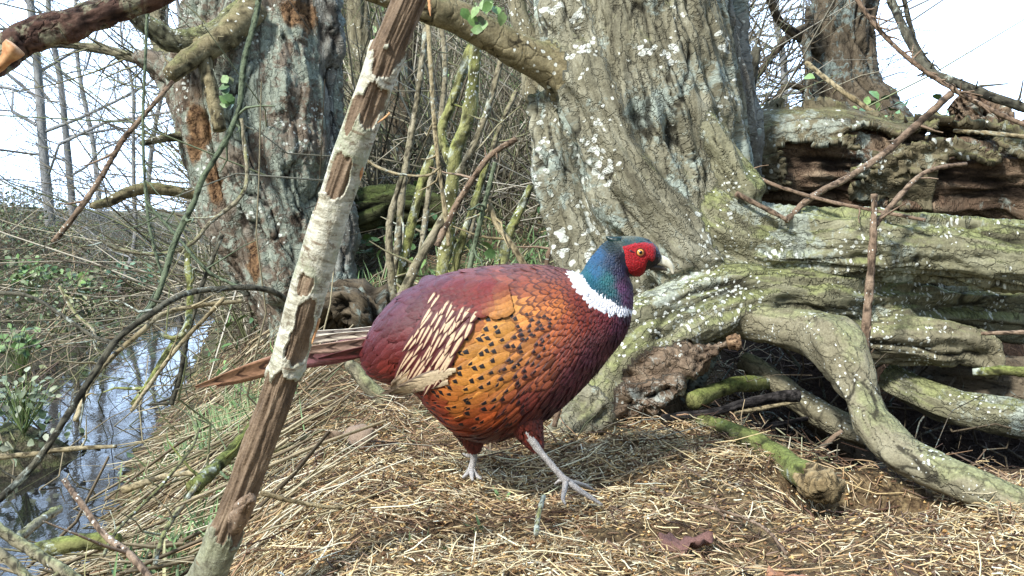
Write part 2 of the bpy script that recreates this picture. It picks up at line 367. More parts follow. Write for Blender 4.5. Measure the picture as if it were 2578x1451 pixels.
def water():
    m = M_('water', 0.04, 0.5); o = m.obj()
    n = m.noise(m.map(o, (1, 0.45, 1)), 9, 3, 0.5); n2 = m.noise(m.map(o, (1, 0.5, 1)), 70, 2)
    return m.out(lin((30, 29, 28)), m.bump(m.math('ADD', n, m.math('MULTIPLY', n2, 0.25)), 0.035, 0.02))
def warp(a, b, c, n, k):
    t = np.linspace(-1, 1, n); s = np.sinh(k*t)/math.sinh(k); return c+np.where(s < 0, s*(c-a), s*(b-c))
gx = warp(-150, 150, 0.1, 420, 6.6); gy = np.concatenate([np.linspace(-4, 0.75, 12), np.linspace(0.8, 2.9, 200), 2.9+(np.geomspace(1, 400, 150)-1)*1.0+0.012])
GX, GY = np.meshgrid(gx, gy); GZ = ground_z(GX, GY)
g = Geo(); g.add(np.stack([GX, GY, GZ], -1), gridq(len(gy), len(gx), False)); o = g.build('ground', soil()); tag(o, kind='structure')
g = Geo(); g.add([(-4.2, 1.2, ZW), (-0.3, 1.2, ZW), (-1.0, 9.5, ZW), (-4.5, 9.5, ZW)], [[0, 1, 2, 3]]); o = g.build('stream_water', water()); tag(o, kind='structure')

# ------------------------------------------------------------------ bark displacement functions
def furrow(f, depth, st=0.28, seed=0, twist=0.0, fine=0.3, ridge=0.0, rf=13):
    """bark plates f per metre across, longer along the stem, on broad ridges"""
    def fn(bk, th, S):
        if twist:
            rm = np.hypot(bk[..., 0]-bk[..., 0].mean(), bk[..., 1]-bk[..., 1].mean()).mean()
            bk = np.stack([rm*np.cos(th+twist*S), rm*np.sin(th+twist*S), bk[..., 2]], -1)
        q = np.stack([bk[..., 0]*f, bk[..., 1]*f, bk[..., 2]*f*st], -1)
        wv = np.stack([fbm(q*0.5, 3, seed+40), fbm(q*0.5, 3, seed+50), fbm(q*0.4, 3, seed+60)], -1)
        q = q+wv*1.2
        f1, f2 = voro(q, seed); e = np.clip((f2-f1)/0.22, 0, 1)**0.8; gt = sstep(-0.22, 0.22, fbm(q*0.45, 3, seed+77)); h = 1-(1-e)*(0.12+0.88*gt)
        d = depth*(h-0.7)+depth*0.5*fbm(q*0.8, 2, seed+9)+depth*fine*fbm(bk*130, 3, seed+3)
        if ridge:
            g_ = np.stack([bk[..., 0]*rf, bk[..., 1]*rf, bk[..., 2]*rf*0.16], -1); g_ = g_+0.6*np.stack([fbm(g_*0.7, 2, seed+70), fbm(g_*0.7, 2, seed+71), 0*S], -1)
            r = 1-np.abs(fbm(g_, 3, seed+8))*3.2; d = d+ridge*r; h = h*sstep(-0.55, 0.15, r)*0.5+h*0.5
        return d, np.clip(h, 0, 1)
    return fn
def lumpy(f, depth, seed=0):
    def fn(bk, th, S):
        n = fbm(bk*f, 4, seed); c = np.abs(fbm(bk*f*2.3, 3, seed+5))
        d = depth*(n*1.3-c*1.2); return d, np.clip(0.75-c*1.4+n*0.3, 0, 1)
    return fn
def fibrous(f, depth, seed=0):
    def fn(bk, th, S):
        q = np.stack([bk[..., 0]*f, bk[..., 1]*f, bk[..., 2]*f*0.13], -1)
        n = fbm(q, 4, seed); k = fbm(bk*9, 3, seed+4)
        d = depth*(n*1.2+k*1.6); return d, np.clip(0.55+n*0.9+k*0.4, 0, 1)
    return fn
def fuse(chains, h, k, lump=0.0, lf=6.0, seed=0):
    """blend tapered stems into one smooth skin; returns verts, quads, normals, chain id and bark coordinates"""
    segs = []; allp = []
    for ci, (pts, rad) in enumerate(chains):
        ln = np.linalg.norm(np.diff(pts, axis=0), axis=1).sum(); n = max(4, int(ln/0.03))
        C = catmull(np.column_stack([pts, rad]), n); c, r = C[:, :3], np.maximum(C[:, 3], 0.003); t = nrm(np.gradient(c, axis=0))
        s_ = np.concatenate([[0], np.cumsum(np.linalg.norm(np.diff(c, axis=0), axis=1))])
        u = np.zeros_like(c); a = np.array((0, 0, 1.0)) if abs(t[0, 2]) < 0.8 else np.array((0, -1.0, 0)); u[0] = nrm(a-t[0]*np.dot(a, t[0]))
        for i in range(1, n): q = u[i-1]-t[i]*np.dot(u[i-1], t[i]); u[i] = q/np.linalg.norm(q)
        for i in range(n-1): segs.append((ci, c[i], c[i+1], r[i], r[i+1], s_[i], t[i], t[i+1], u[i], u[i+1]))
        allp.append(np.concatenate([c-r[:, None], c+r[:, None]]))
    allp = np.vstack(allp); lo = allp.min(0)-0.05; nn = np.ceil((allp.max(0)+0.05-lo)/h).astype(int)+1
    D = np.full(nn, 1.0, np.float32); G = np.zeros(nn, np.int32); GB = np.full(nn, 1.0, np.float32)
    for ci in range(len(chains)):
        d = np.full(nn, 1.0, np.float32)
        for si, sg in enumerate(segs):
            if sg[0] != ci: continue
            A_, B_, ra, rb = sg[1:5]; m_ = max(ra, rb)+0.075
            i0 = np.maximum(((np.minimum(A_, B_)-m_-lo)/h).astype(int), 0); i1 = np.minimum(((np.maximum(A_, B_)+m_-lo)/h).astype(int)+2, nn)
            X = [lo[q]+h*np.arange(i0[q], i1[q]) for q in range(3)]
            px, py, pz = X[0][:, None, None]-A_[0], X[1][None, :, None]-A_[1], X[2][None, None, :]-A_[2]
            ab = B_-A_; tt = np.clip((px*ab[0]+py*ab[1]+pz*ab[2])/max(ab@ab, 1e-9), 0, 1)
            ds = (np.sqrt((px-tt*ab[0])**2+(py-tt*ab[1])**2+(pz-tt*ab[2])**2)-(ra+(rb-ra)*tt)).astype(np.float32)
            sl_ = tuple(slice(i0[q], i1[q]) for q in range(3)); d[sl_] = np.minimum(d[sl_], ds)
            bt = ds < GB[sl_]; GB[sl_] = np.where(bt, ds, GB[sl_]); G[sl_] = np.where(bt, si, G[sl_])
        hh_ = np.clip(0.5+0.5*(D-d)/k, 0, 1); D = D*(1-hh_)+d*hh_-k*hh_*(1-hh_)
    if lump:
        I = np.argwhere(np.abs(D) < lump*2.5+h*2); p = lo+I*h; D[tuple(I.T)] += (lump*2*fbm(p*lf, 3, seed)).astype(np.float32)
    s_ = D < 0; cs = [D[a:nn[0]-1+a, b:nn[1]-1+b, c:nn[2]-1+c] for a in (0, 1) for b in (0, 1) for c in (0, 1)]
    sg_ = [x < 0 for x in cs]; cnt = sum(x.astype(np.int8) for x in sg_); act = (cnt > 0) & (cnt < 8); I = np.argwhere(act)
    cv = np.stack([x[act] for x in cs], -1); acc = np.zeros((len(I), 3)); w = np.zeros(len(I)); cor = np.array([(a, b, c) for a in (0, 1) for b in (0, 1) for c in (0, 1)])
    for i in range(8):
        for j in range(i+1, 8):
            if np.abs(cor[i]-cor[j]).sum() != 1: continue
            x, y = cv[:, i], cv[:, j]; m_ = (x < 0) != (y < 0); t_ = np.where(m_, x/(x-y+1e-12), 0)[:, None]
            acc += np.where(m_[:, None], cor[i]+(cor[j]-cor[i])*t_, 0); w += m_
    V = lo+h*(I+acc/w[:, None]); vid = -np.ones(act.shape, np.int64); vid[act] = np.arange(len(I)); Q = []
    for ax in range(3):
        b, c = [(1, 2), (2, 0), (0, 1)][ax]; e0 = np.take(s_, range(nn[ax]-1), ax); e1 = np.take(s_, range(1, nn[ax]), ax)
        for flip, m_ in ((False, e0 & ~e1), (True, ~e0 & e1)):
            J = np.argwhere(m_); J = J[(J[:, b] > 0) & (J[:, c] > 0) & (J[:, b] < nn[b]-1) & (J[:, c] < nn[c]-1)]
            qs = []
            for o1, o2 in ((-1, -1), (0, -1), (0, 0), (-1, 0)):
                K = J.copy(); K[:, b] += o1; K[:, c] += o2; qs.append(vid[tuple(K.T)])
            q = np.stack(qs, -1); Q.append(q[:, ::-1] if flip else q)
    Q = np.vstack(Q); Q = Q[(Q >= 0).all(1)]
    g = Geo(); g.add(V, Q); ob = g.build('tmp', None); md = ob.modifiers.new('s', 'SUBSURF'); md.levels = 1; md.render_levels = 1
    dg = bpy.context.evaluated_depsgraph_get(); me = bpy.data.meshes.new_from_object(ob.evaluated_get(dg))
    n = len(me.vertices); V = np.zeros(n*3); me.vertices.foreach_get('co', V); V = V.reshape(-1, 3)
    N = np.zeros(n*3); me.vertex_normals.foreach_get('vector', N); N = N.reshape(-1, 3)
    Q = np.zeros(len(me.loops), np.int32); me.loops.foreach_get('vertex_index', Q); Q = Q.reshape(-1, 4)
    old = ob.data; bpy.data.objects.remove(ob); bpy.data.meshes.remove(old); bpy.data.meshes.remove(me)
    gi = np.clip(np.round((V-lo)/h).astype(int), 0, nn-1); sci = np.array([sg[0] for sg in segs]); cid = sci[G[tuple(gi.T)]]
    ab_ = np.zeros((len(V), 3))
    for ci in range(len(chains)):
        vi = np.where(cid == ci)[0]
        if not len(vi): continue
        sg = [q for q in segs if q[0] == ci]; M_id = np.array([(q[1]+q[2])/2 for q in sg]); ss_ = np.array([q[5]+np.linalg.norm(q[2]-q[1])/2 for q in sg])
        T_ = np.array([nrm(q[6]+q[7]) for q in sg]); U_ = np.array([q[8] for q in sg]); rr = np.array([(q[3]+q[4])/2 for q in sg])
        for c0 in range(0, len(vi), 20000):
            v = vi[c0:c0+20000]; dq = V[v][:, None]-M_id[None]; d2 = (dq**2).sum(-1); near = np.sqrt(d2.min(1))
            w = np.exp(-(d2-d2.min(1)[:, None])/(2*(0.35*near[:, None]+0.02)**2)); w /= w.sum(1, keepdims=True)
            S_ = (w*(ss_[None]+(dq*T_[None]).sum(-1))).sum(1); Tm = nrm(w@T_); Um = w@U_; Um = nrm(Um-Tm*np.sum(Um*Tm, 1, keepdims=True)); Wm = np.cross(Tm, Um)
            qq = V[v]-w@M_id; ab_[v] = np.stack([np.sum(qq*Um, 1), np.sum(qq*Wm, 1), S_], -1)
    return V, Q, N, cid, ab_, np.arctan2(ab_[:, 1], ab_[:, 0]), ab_[:, 2]
def fused_parts(chains, h, k, fns, parts, parent, lump=0.0, lf=6.0, seed=0, extra=None):
    """chains [(pts, rad)], fns: displacement per chain, parts: [(name, material, [chain ids])]"""
    V, Q, N, cid, bk, th, S = fuse(chains, h, k, lump, lf, seed); hh = np.full(len(V), 0.8); dv = np.zeros(len(V))
    for c in range(len(chains)):
        m_ = cid == c
        if m_.any() and fns[c] is not None: dv[m_], hh[m_] = fns[c](bk[m_], th[m_], S[m_])
    mixq = cid[Q].min(1) != cid[Q].max(1); near = np.zeros(len(V)); near[Q[mixq].ravel()] = 1
    E = np.vstack([Q[:, [0, 1]], Q[:, [1, 2]], Q[:, [2, 3]], Q[:, [3, 0]]]); deg = np.bincount(E[:, 0], minlength=len(V))+np.bincount(E[:, 1], minlength=len(V))
    def avg(x): return (np.bincount(E[:, 0], x[E[:, 1]], len(V))+np.bincount(E[:, 1], x[E[:, 0]], len(V)))/np.maximum(deg, 1)
    for _ in range(6): near = np.maximum(near, avg(near)*1.0)
    near = np.clip(near*1.6, 0, 1)
    for _ in range(10): dv = dv*(1-near)+avg(dv)*near; hh = hh*(1-near)+avg(hh)*near
    V = V+N*dv[:, None]; bk = bk+(cid*3.17)[:, None]; qc = cid[Q[:, 0]]
    for name, mat, ids in parts:
        q = Q[np.isin(qc, ids)]
        if not len(q): continue
        us = np.unique(q); re = np.zeros(len(V), np.int64); re[us] = np.arange(len(us)); g = Geo(); kw = {}
        if extra: kw = {k_: f_(V[us]) for k_, f_ in extra.items()}
        g.add(V[us], re[q], bk=bk[us], hh=hh[us], **kw); g.build(name, mat, parent)
def pp(lst, d):
    """photo px points (x, y, r[, depth offset]) -> world points, radii at depth d (number or (start, end))"""
    n = len(lst); ds = np.linspace(d[0], d[1], n) if isinstance(d, tuple) else np.full(n, float(d))
    pts = []; rad = []
    for k, q in enumerate(lst):
        dd = ds[k]+(q[3] if len(q) > 3 else 0)
        pts.append(P(q[0], q[1], dd)); rad.append(q[2]*PM(dd))
    return np.array(pts), np.array(rad)
def spurs(g, C, R, n, ln, seed=0, sides=4):
    r = np.random.default_rng(seed); k = r.integers(1, len(C)-1, n)
    t = nrm(C[np.minimum(k+1, len(C)-1)]-C[k-1]); d = nrm(r.normal(size=(n, 3))+t*0.8+np.array((0, -0.1, 0.25)))
    p0 = C[k]; l = ln*r.uniform(0.3, 1.2, n)
    Pk = curvy(p0, d, l, 4, 0.2, 0.04); R0 = np.minimum(R[k]*0.55, 0.004)[:, None]*np.linspace(1, 0.35, 4)[None]
    batch(g, Pk, R0, sides)

# ------------------------------------------------------------------ the big lichened tree and its limbs
base = P(1580, 1085, 2.3)
tree = thing('old_tree', 'broad leaning tree with white lichen spots directly behind the pheasant head', 'tree', base)
CH = [
 ([(1580, -160, 214), (1584, -40, 216), (1592, 100, 220), (1604, 230, 228), (1622, 350, 230), (1644, 450, 224), (1664, 560, 208), (1668, 680, 188), (1644, 800, 172), (1608, 900, 158), (1592, 1000, 142), (1580, 1110, 150)], 2.34),
 ([(1752, -160, 92), (1764, 0, 92), (1778, 140, 90), (1800, 240, 84), (1828, 320, 72), (1846, 420, 56), (1860, 480, 40)], 2.38),
 ([(1420, 30, 50), (1470, 200, 72), (1545, 380, 84), (1640, 540, 92), (1735, 670, 88), (1810, 752, 64)], 2.2),
 ([(1372, 270, 30), (1400, 420, 44), (1448, 580, 54), (1490, 720, 60), (1522, 860, 54), (1528, 980, 46), (1502, 1070, 40)], 2.24),
 ([(1520, 300, 70, 0.10), (1470, 232, 62, 0.05), (1420, 190, 54), (1340, 142, 47), (1240, 95, 42), (1150, 48, 38), (1080, 22, 36), (980, -10, 33), (900, -40, 30)], (2.26, 2.02)),
 ([(1690, 470, 120, 0.06), (1770, 545, 108, 0.02), (1835, 590, 94), (1910, 612, 82), (2050, 616, 75), (2200, 616, 73), (2400, 630, 73), (2640, 650, 76)], (2.24, 2.12)),
 ([(1535, 990, 58), (1580, 885, 70), (1680, 812, 74), (1780, 765, 70), (1900, 742, 58), (2010, 748, 54), (2120, 765, 56), (2300, 770, 62, 0.14), (2480, 780, 64, 0.2), (2640, 790, 64, 0.2)], (2.1, 2.18)),
 ([(2020, 830, 44, 0.05), (2090, 850, 60, 0.02), (2230, 855, 62), (2360, 862, 58), (2470, 880, 44), (2500, 915, 30)], (2.2, 2.16)),
 ([(1790, 806, 36, 0.06), (1880, 818, 40, 0.05), (1970, 824, 46, 0.04), (2060, 842, 58, 0.03), (2120, 884, 58, 0.0), (2160, 970, 47), (2195, 1062, 45), (2258, 1134, 44), (2360, 1188, 44), (2480, 1236, 46), (2640, 1302, 52)], (2.14, 1.52)),
 ([(1600, 960, 90), (1650, 1020, 66), (1680, 1080, 50), (1705, 1125, 38), (1738, 1168, 26), (1765, 1192, 18)], (2.16, 2.02)),
 ([(1560, 940, 60), (1530, 985, 52), (1500, 1025, 44), (1468, 1065, 36), (1420, 1092, 20)], (2.14, 2.02)),
 ([(1590, 940, 40), (1650, 930, 46), (1720, 918, 40), (1780, 892, 30), (1822, 868, 18)], (2.08, 2.04)),
 ([(1590, 1010, 36), (1640, 1000, 36), (1690, 975, 22)], (2.06, 2.03)),
 ([(1758, 300, 36, 0.05), (1794, 352, 40, 0.03), (1832, 412, 40, 0.03), (1868, 476, 38, 0.03)], 2.14),
 ([(1345, 240, 30), (1330, 120, 26), (1305, 30, 24), (1290, -60, 22)], 2.35)]
fT = lambda sd: furrow(40, 0.009, 0.15, sd, twist=0.75, ridge=0.021, rf=24)
fL = lambda sd: furrow(38, 0.0075, 0.13, sd, ridge=0.018, rf=20)
fB = lambda sd: (lambda bk, th, S: tuple(0.55*np.array(lumpy(17, 0.040, sd)(bk, th, S))+0.45*np.array(furrow(34, 0.020, 0.8, sd, ridge=0.012, rf=16)(bk, th, S))))
crust = bark_mat('crusted_burr_wood', (58, 46, 38), (118, 100, 82), (154, 138, 116), lichen=0.24, lichen_col=(200, 206, 194), spots=0.6, spot_scale=80, crack=50, stretch=0.8, bumpd=0.007)
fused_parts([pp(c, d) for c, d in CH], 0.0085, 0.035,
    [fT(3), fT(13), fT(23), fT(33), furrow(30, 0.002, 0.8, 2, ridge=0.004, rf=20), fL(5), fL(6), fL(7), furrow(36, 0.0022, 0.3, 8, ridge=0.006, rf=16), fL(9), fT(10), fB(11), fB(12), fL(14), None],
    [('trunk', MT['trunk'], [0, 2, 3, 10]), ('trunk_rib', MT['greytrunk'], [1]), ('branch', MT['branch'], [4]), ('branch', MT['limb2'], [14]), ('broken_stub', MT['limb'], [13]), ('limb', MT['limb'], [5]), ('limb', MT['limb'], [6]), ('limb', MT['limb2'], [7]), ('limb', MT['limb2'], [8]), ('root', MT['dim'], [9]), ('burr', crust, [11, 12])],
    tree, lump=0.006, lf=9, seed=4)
def limb(lst, d, mat, name='limb', seg=90, res=0.006, fur=(38, 0.004, 0.13), lobe=0.16, seed=0, disp='f'):
    g = Geo(); pts, rad = pp(lst, d)
    fn = furrow(fur[0], fur[1], fur[2], seed+100, ridge=fur[1]*1.2, rf=22) if disp == 'f' else lumpy(fur[0], fur[1], seed+100)
    tube(g, pts, rad, seg, res, fn, lobe=lobe, seed=seed)
    return g.build(name, mat, tree)
limb([(2235, 950, 32), (2300, 984, 38), (2380, 1018, 42), (2480, 1040, 40), (2640, 1066, 44)], (2.25, 2.05), MT['limb'], seed=5)
limb([(2330, 930, 60, 0.1), (2450, 960, 66), (2640, 980, 70)], (2.35, 2.2), MT['dim'], seed=15)
limb([(1870, 910, 24), (1930, 945, 28), (2010, 1005, 30), (2100, 1060, 34), (2190, 1095, 34)], (2.25, 2.1), MT['limb2'], seg=40, seed=6, fur=(40, 0.002, 0.4))
limb([(2040, 1040, 30), (2120, 1100, 32), (2200, 1180, 34), (2260, 1250, 30)], (2.35, 2.2), MT['dim'], seg=30, seed=16, fur=(40, 0.003, 0.4))
# thin tangled roots in the hollow, one part
g = Geo(); n = 90; rr_ = np.random.default_rng(5)
p0 = np.array([P(rr_.uniform(1800, 2560), rr_.uniform(860, 1120), rr_.uniform(2.2, 2.6)) for _ in range(n)])
batch(g, curvy(p0, rr_.normal(size=(n, 3))+np.array((0.1, -0.2, -0.7)), rr_.uniform(0.08, 0.4, n), 7, 0.4, 0.05), rr_.uniform(0.0012, 0.0045, n)[:, None]*np.linspace(1, 0.4, 7)[None], 5)
tag(g.build('root_tangle', MT['dim'], tree), None, None, None, 'stuff')
g = Geo(); pts, rad = pp([(1832, 866, 16), (1850, 861, 20), (1864, 859, 15)], 2.0)
tube(g, pts, rad, 30, 0.003, lumpy(70, 0.006, 4), lobe=0.3, seed=4)
tag(g.build('broken_end', bark_mat('orange_broken_wood', (92, 70, 52), (146, 118, 90), (190, 164, 130), crack=80, bumpd=0.003), tree), 'orange broken wood end')

# ------------------------------------------------------------------ hollow rotten log on top
b0 = P(2200, 540, 2.62)
log = thing('rotten_log', 'hollow rotting log with curled bark lying across the limbs at top right', 'log', b0)
g = Geo(); pts, rad = pp([(1850, 436, 78), (1950, 424, 92), (2080, 426, 94), (2220, 440, 90), (2400, 452, 92), (2660, 462, 100)], (2.6, 2.5))
tube(g, pts, rad, 170, 0.006, fibrous(46, 0.022, 5), lobe=0.36, seed=5)
g.build('rotten_core', MT['rotten'], log)
def bark_shell(lst, d, seed, thr, th0, th1, mat, name='bark', grow=1.0):
    pts, rad = pp(lst, d); g0 = Geo()
    C, R, u, w = tube(g0, pts, rad*grow, 150, 0.006, None, lobe=0.10, seed=seed, caps=False)
    V = g0.V[0]; bk = g0.A['bk'][0]; n = len(C); seg = 150
    th = np.tile(np.arange(seg)*2*math.pi/seg, n); s = bk[:, 2]
    mask = fbm(np.stack([np.cos(th)*1.7, np.sin(th)*1.7, s*6.5], -1)+seed, 5, seed)*1.0+0.14*np.cos(2*(th-0.5*(th0+th1)))
    dth = np.abs((th-0.5*(th0+th1)+math.pi) % (2*math.pi)-math.pi)
    mask = mask-1.6*np.clip(dth-0.5*(th1-th0), 0, 9)
    curl = np.clip(0.12-(mask-thr), 0, 0.12)*0.20
    cen = np.repeat(C, seg, 0); nrm_v = nrm(V-cen)
    dsp, hh = furrow(24, 0.010, 0.18, seed)(bk.reshape(n, seg, 3), th.reshape(n, seg), s.reshape(n, seg))
    V = V+nrm_v*(curl+dsp.ravel())[:, None]
    Q = g0.Q[0]; keep = (mask[Q] > thr).all(1)
    g1 = Geo(); g1.add(V, Q[keep], bk=bk, hh=hh.ravel())
    ob = g1.build(name, mat, log); md = ob.modifiers.new('thickness', 'SOLIDIFY'); md.thickness = 0.012; md.offset = -1
    import bmesh
    bm = bmesh.new(); bm.from_mesh(ob.data); bmesh.ops.delete(bm, geom=[v for v in bm.verts if not v.link_faces], context='VERTS'); bm.to_mesh(ob.data); bm.free()
    return ob
bark_shell([(1845, 432, 104), (1950, 408, 122), (2080, 402, 124), (2220, 420, 112), (2330, 430, 108)], (2.59, 2.54), 3, -0.09, -1.2, 2.1, MT['plate'], grow=1.07)
bark_shell([(2230, 425, 106), (2330, 420, 116), (2440, 440, 112), (2660, 455, 112)], (2.55, 2.49), 8, -0.02, -0.9, 1.9, MT['plate'], grow=1.03)
g = Geo(); pts, rad = pp([(2405, 255, 30), (2450, 290, 52), (2520, 330, 56), (2660, 380, 60)], (2.75, 2.7))
tube(g, pts, rad, 90, 0.006, lumpy(34, 0.03, 31), lobe=0.4, seed=31)
tag(g.build('broken_stump', MT['rotten'], None, base=P(2520, 380, 2.72)), 'jagged red brown stump piece rising behind the right end of the rotting log', 'stump')

# ------------------------------------------------------------------ left tree
tl = thing('left_tree', 'grey flaky barked tree with rotted hollow, left of the birch pole', 'tree', P(780, 860, 3.5)); tl.name = 'flaky_tree'
CH = [
 ([(700, -180, 130), (700, -40, 132), (700, 100, 138), (704, 220, 142), (712, 340, 138), (722, 450, 128), (736, 550, 116), (760, 650, 104), (780, 760, 100), (795, 900, 120)], 3.5),
 ([(560, -40, 60), (540, 90, 74), (512, 200, 84), (520, 320, 76), (548, 440, 66), (590, 560, 64), (650, 680, 64), (710, 790, 66), (740, 900, 70)], 3.46),
 ([(812, -120, 40), (812, 20, 38), (818, 200, 34), (826, 320, 32), (838, 430, 28), (850, 560, 30), (850, 700, 40)], 3.44),
 ([(520, 280, 70), (470, 225, 50), (410, 170, 30), (370, 150, 20)], 3.46),
 ([(470, 230, 40), (432, 150, 30), (400, 60, 24), (396, -60, 20)], 3.48),
 ([(620, 60, 60), (600, 250, 66), (620, 420, 60), (660, 560, 56), (720, 700, 56)], 3.36)]
def rotmask(V):
    r = np.zeros(len(V))
    for x, y, rx, ry in ((500, 330, 46, 90), (545, 470, 34, 70), (640, 660, 34, 60), (760, 40, 60, 50)):
        c = P(x, y, 3.35); k_ = PM(3.35); d = np.hypot((V[:, 0]-c[0])/(rx*k_), (V[:, 2]-c[2])/(ry*k_)); r = np.maximum(r, 1-d+0.5*fbm(V*22, 3, 3))
    return sstep(0.1, 0.4, r)
def rot_over(mat):
    """crumbling brown wood where the bark has fallen away (attribute 'rot')"""
    t = mat.node_tree; b = t.nodes['Principled BSDF']; src = b.inputs['Base Color'].links[0].from_socket; at = t.nodes.new('ShaderNodeAttribute'); at.attribute_name = 'rot'
    tx = t.nodes.new('ShaderNodeTexCoord'); n = t.nodes.new('ShaderNodeTexNoise'); n.inputs['Scale'].default_value = 60; n.inputs['Detail'].default_value = 6; n.inputs['Roughness'].default_value = 0.7
    t.links.new(tx.outputs['Object'], n.inputs['Vector']); r = t.nodes.new('ShaderNodeValToRGB'); t.links.new(n.outputs['Fac'], r.inputs['Fac'])
    r.color_ramp.elements[0].position = 0.36; r.color_ramp.elements[0].color = tuple(lin((52, 36, 26)))+(1,); r.color_ramp.elements[1].position = 0.66; r.color_ramp.elements[1].color = tuple(lin((156, 124, 90)))+(1,)
    m = t.nodes.new('ShaderNodeMix'); m.data_type = 'RGBA'; t.links.new(at.outputs['Fac'], m.inputs['Factor']); t.links.new(src, m.inputs['A']); t.links.new(r.outputs['Color'], m.inputs['B']); t.links.new(m.outputs['Result'], b.inputs['Base Color'])
rot_over(MT['oldtrunk'])
fO = lambda sd: furrow(26, 0.014, 0.26, sd, fine=0.5, ridge=0.022, rf=11)
fused_parts([pp(c, d) for c, d in CH], 0.0125, 0.035, [fO(33), fO(34), fO(35), fO(36), lumpy(25, 0.006, 3), fO(37)],
    [('trunk', MT['oldtrunk'], [0, 1, 5, 3]), ('trunk_rib', MT['greytrunk'], [2]), ('branch', MT['limb2'], [4])], tl, lump=0.016, lf=6, seed=14, extra={'rot': lambda V: rotmask(V)})
def lbranch(lst, d, mat, par, seg=18, res=0.015, lobe=0.15, seed=0, sp=0, spl=0.1, name='branch'):
    g = Geo(); pts, rad = pp(lst, d); C, R, u, w = tube(g, pts, rad, seg, res, lumpy(25, float(np.mean(rad))*0.18, seed), lobe=lobe, seed=seed)
    if sp: spurs(g, C, R, sp, spl, seed)
    return g.build(name, mat, par)
lbranch([(505, 100, 20), (522, 190, 19), (540, 260, 19), (553, 328, 18)], (3.2, 3.15), MT['branch'], tl, seed=1)
lbranch([(640, 20, 40), (570, 90, 34), (490, 140, 28), (425, 190, 22)], (3.3, 3.1), MT['branch'], tl, seed=2, sp=8)
lbranch([(620, 30, 40), (540, 85, 34), (450, 105, 30), (380, 70, 26), (320, 10, 24), (280, -50, 22)], (3.35, 3.1), MT['limb'], tl, seed=3, sp=14)
lbranch([(520, 492, 18), (440, 482, 15), (370, 474, 15), (320, 486, 15), (275, 508, 13), (230, 519, 9)], (3.45, 3.2), MT['branch'], tl, seed=4)
lbranch([(420, 180, 24), (380, 160, 18), (330, 145, 14), (230, 118, 11), (90, 112, 8)], (3.5, 3.6), MT['limb2'], tl, seed=5, sp=26, spl=0.35)
lbranch([(480, 340, 14), (420, 348, 11), (355, 362, 7)], (3.45, 3.3), MT['limb2'], tl, seed=6, sp=4)

# ------------------------------------------------------------------ right background tree
tb = thing('background_tree', 'dark tree trunk with a hollow against white sky above the rotting log', 'tree', P(2150, 330, 4.6)); tb.name = 'hollow_tree'
g = Geo(); pts, rad = pp([(2140, -200, 78), (2128, -40, 76), (2115, 60, 74), (2112, 160, 80), (2122, 240, 92), (2150, 310, 130), (2170, 380, 150)], 4.6)
tube(g, pts, rad, 150, 0.01, furrow(11, 0.03, 0.25, 53), lobe=0.22, seed=14)
g.build('trunk', MT['dim'], tb)
def lb2(*a, **k): return lbranch(*a, **k)
lb2([(2060, 130, 16), (2010, 90, 13), (1960, 50, 11), (1930, -30, 10)], (4.5, 4.2), MT['dim'], tb, seed=31, sp=26, spl=0.2)
lb2([(2060, 60, 14), (1990, 90, 11), (1930, 160, 9), (1890, 220, 7)], (4.5, 4.3), MT['dim'], tb, seed=32, sp=26, spl=0.2)
lb2([(2040, 20, 12), (2030, 120, 11), (2038, 200, 11), (2028, 280, 12)], (4.4, 4.3), MT['dim'], tb, seed=33, sp=20, spl=0.16)
lb2([(2050, 240, 9), (1990, 215, 8), (1950, 250, 6), (1920, 290, 5)], (4.4, 4.3), MT['dim'], tb, seed=34, sp=20, spl=0.16)

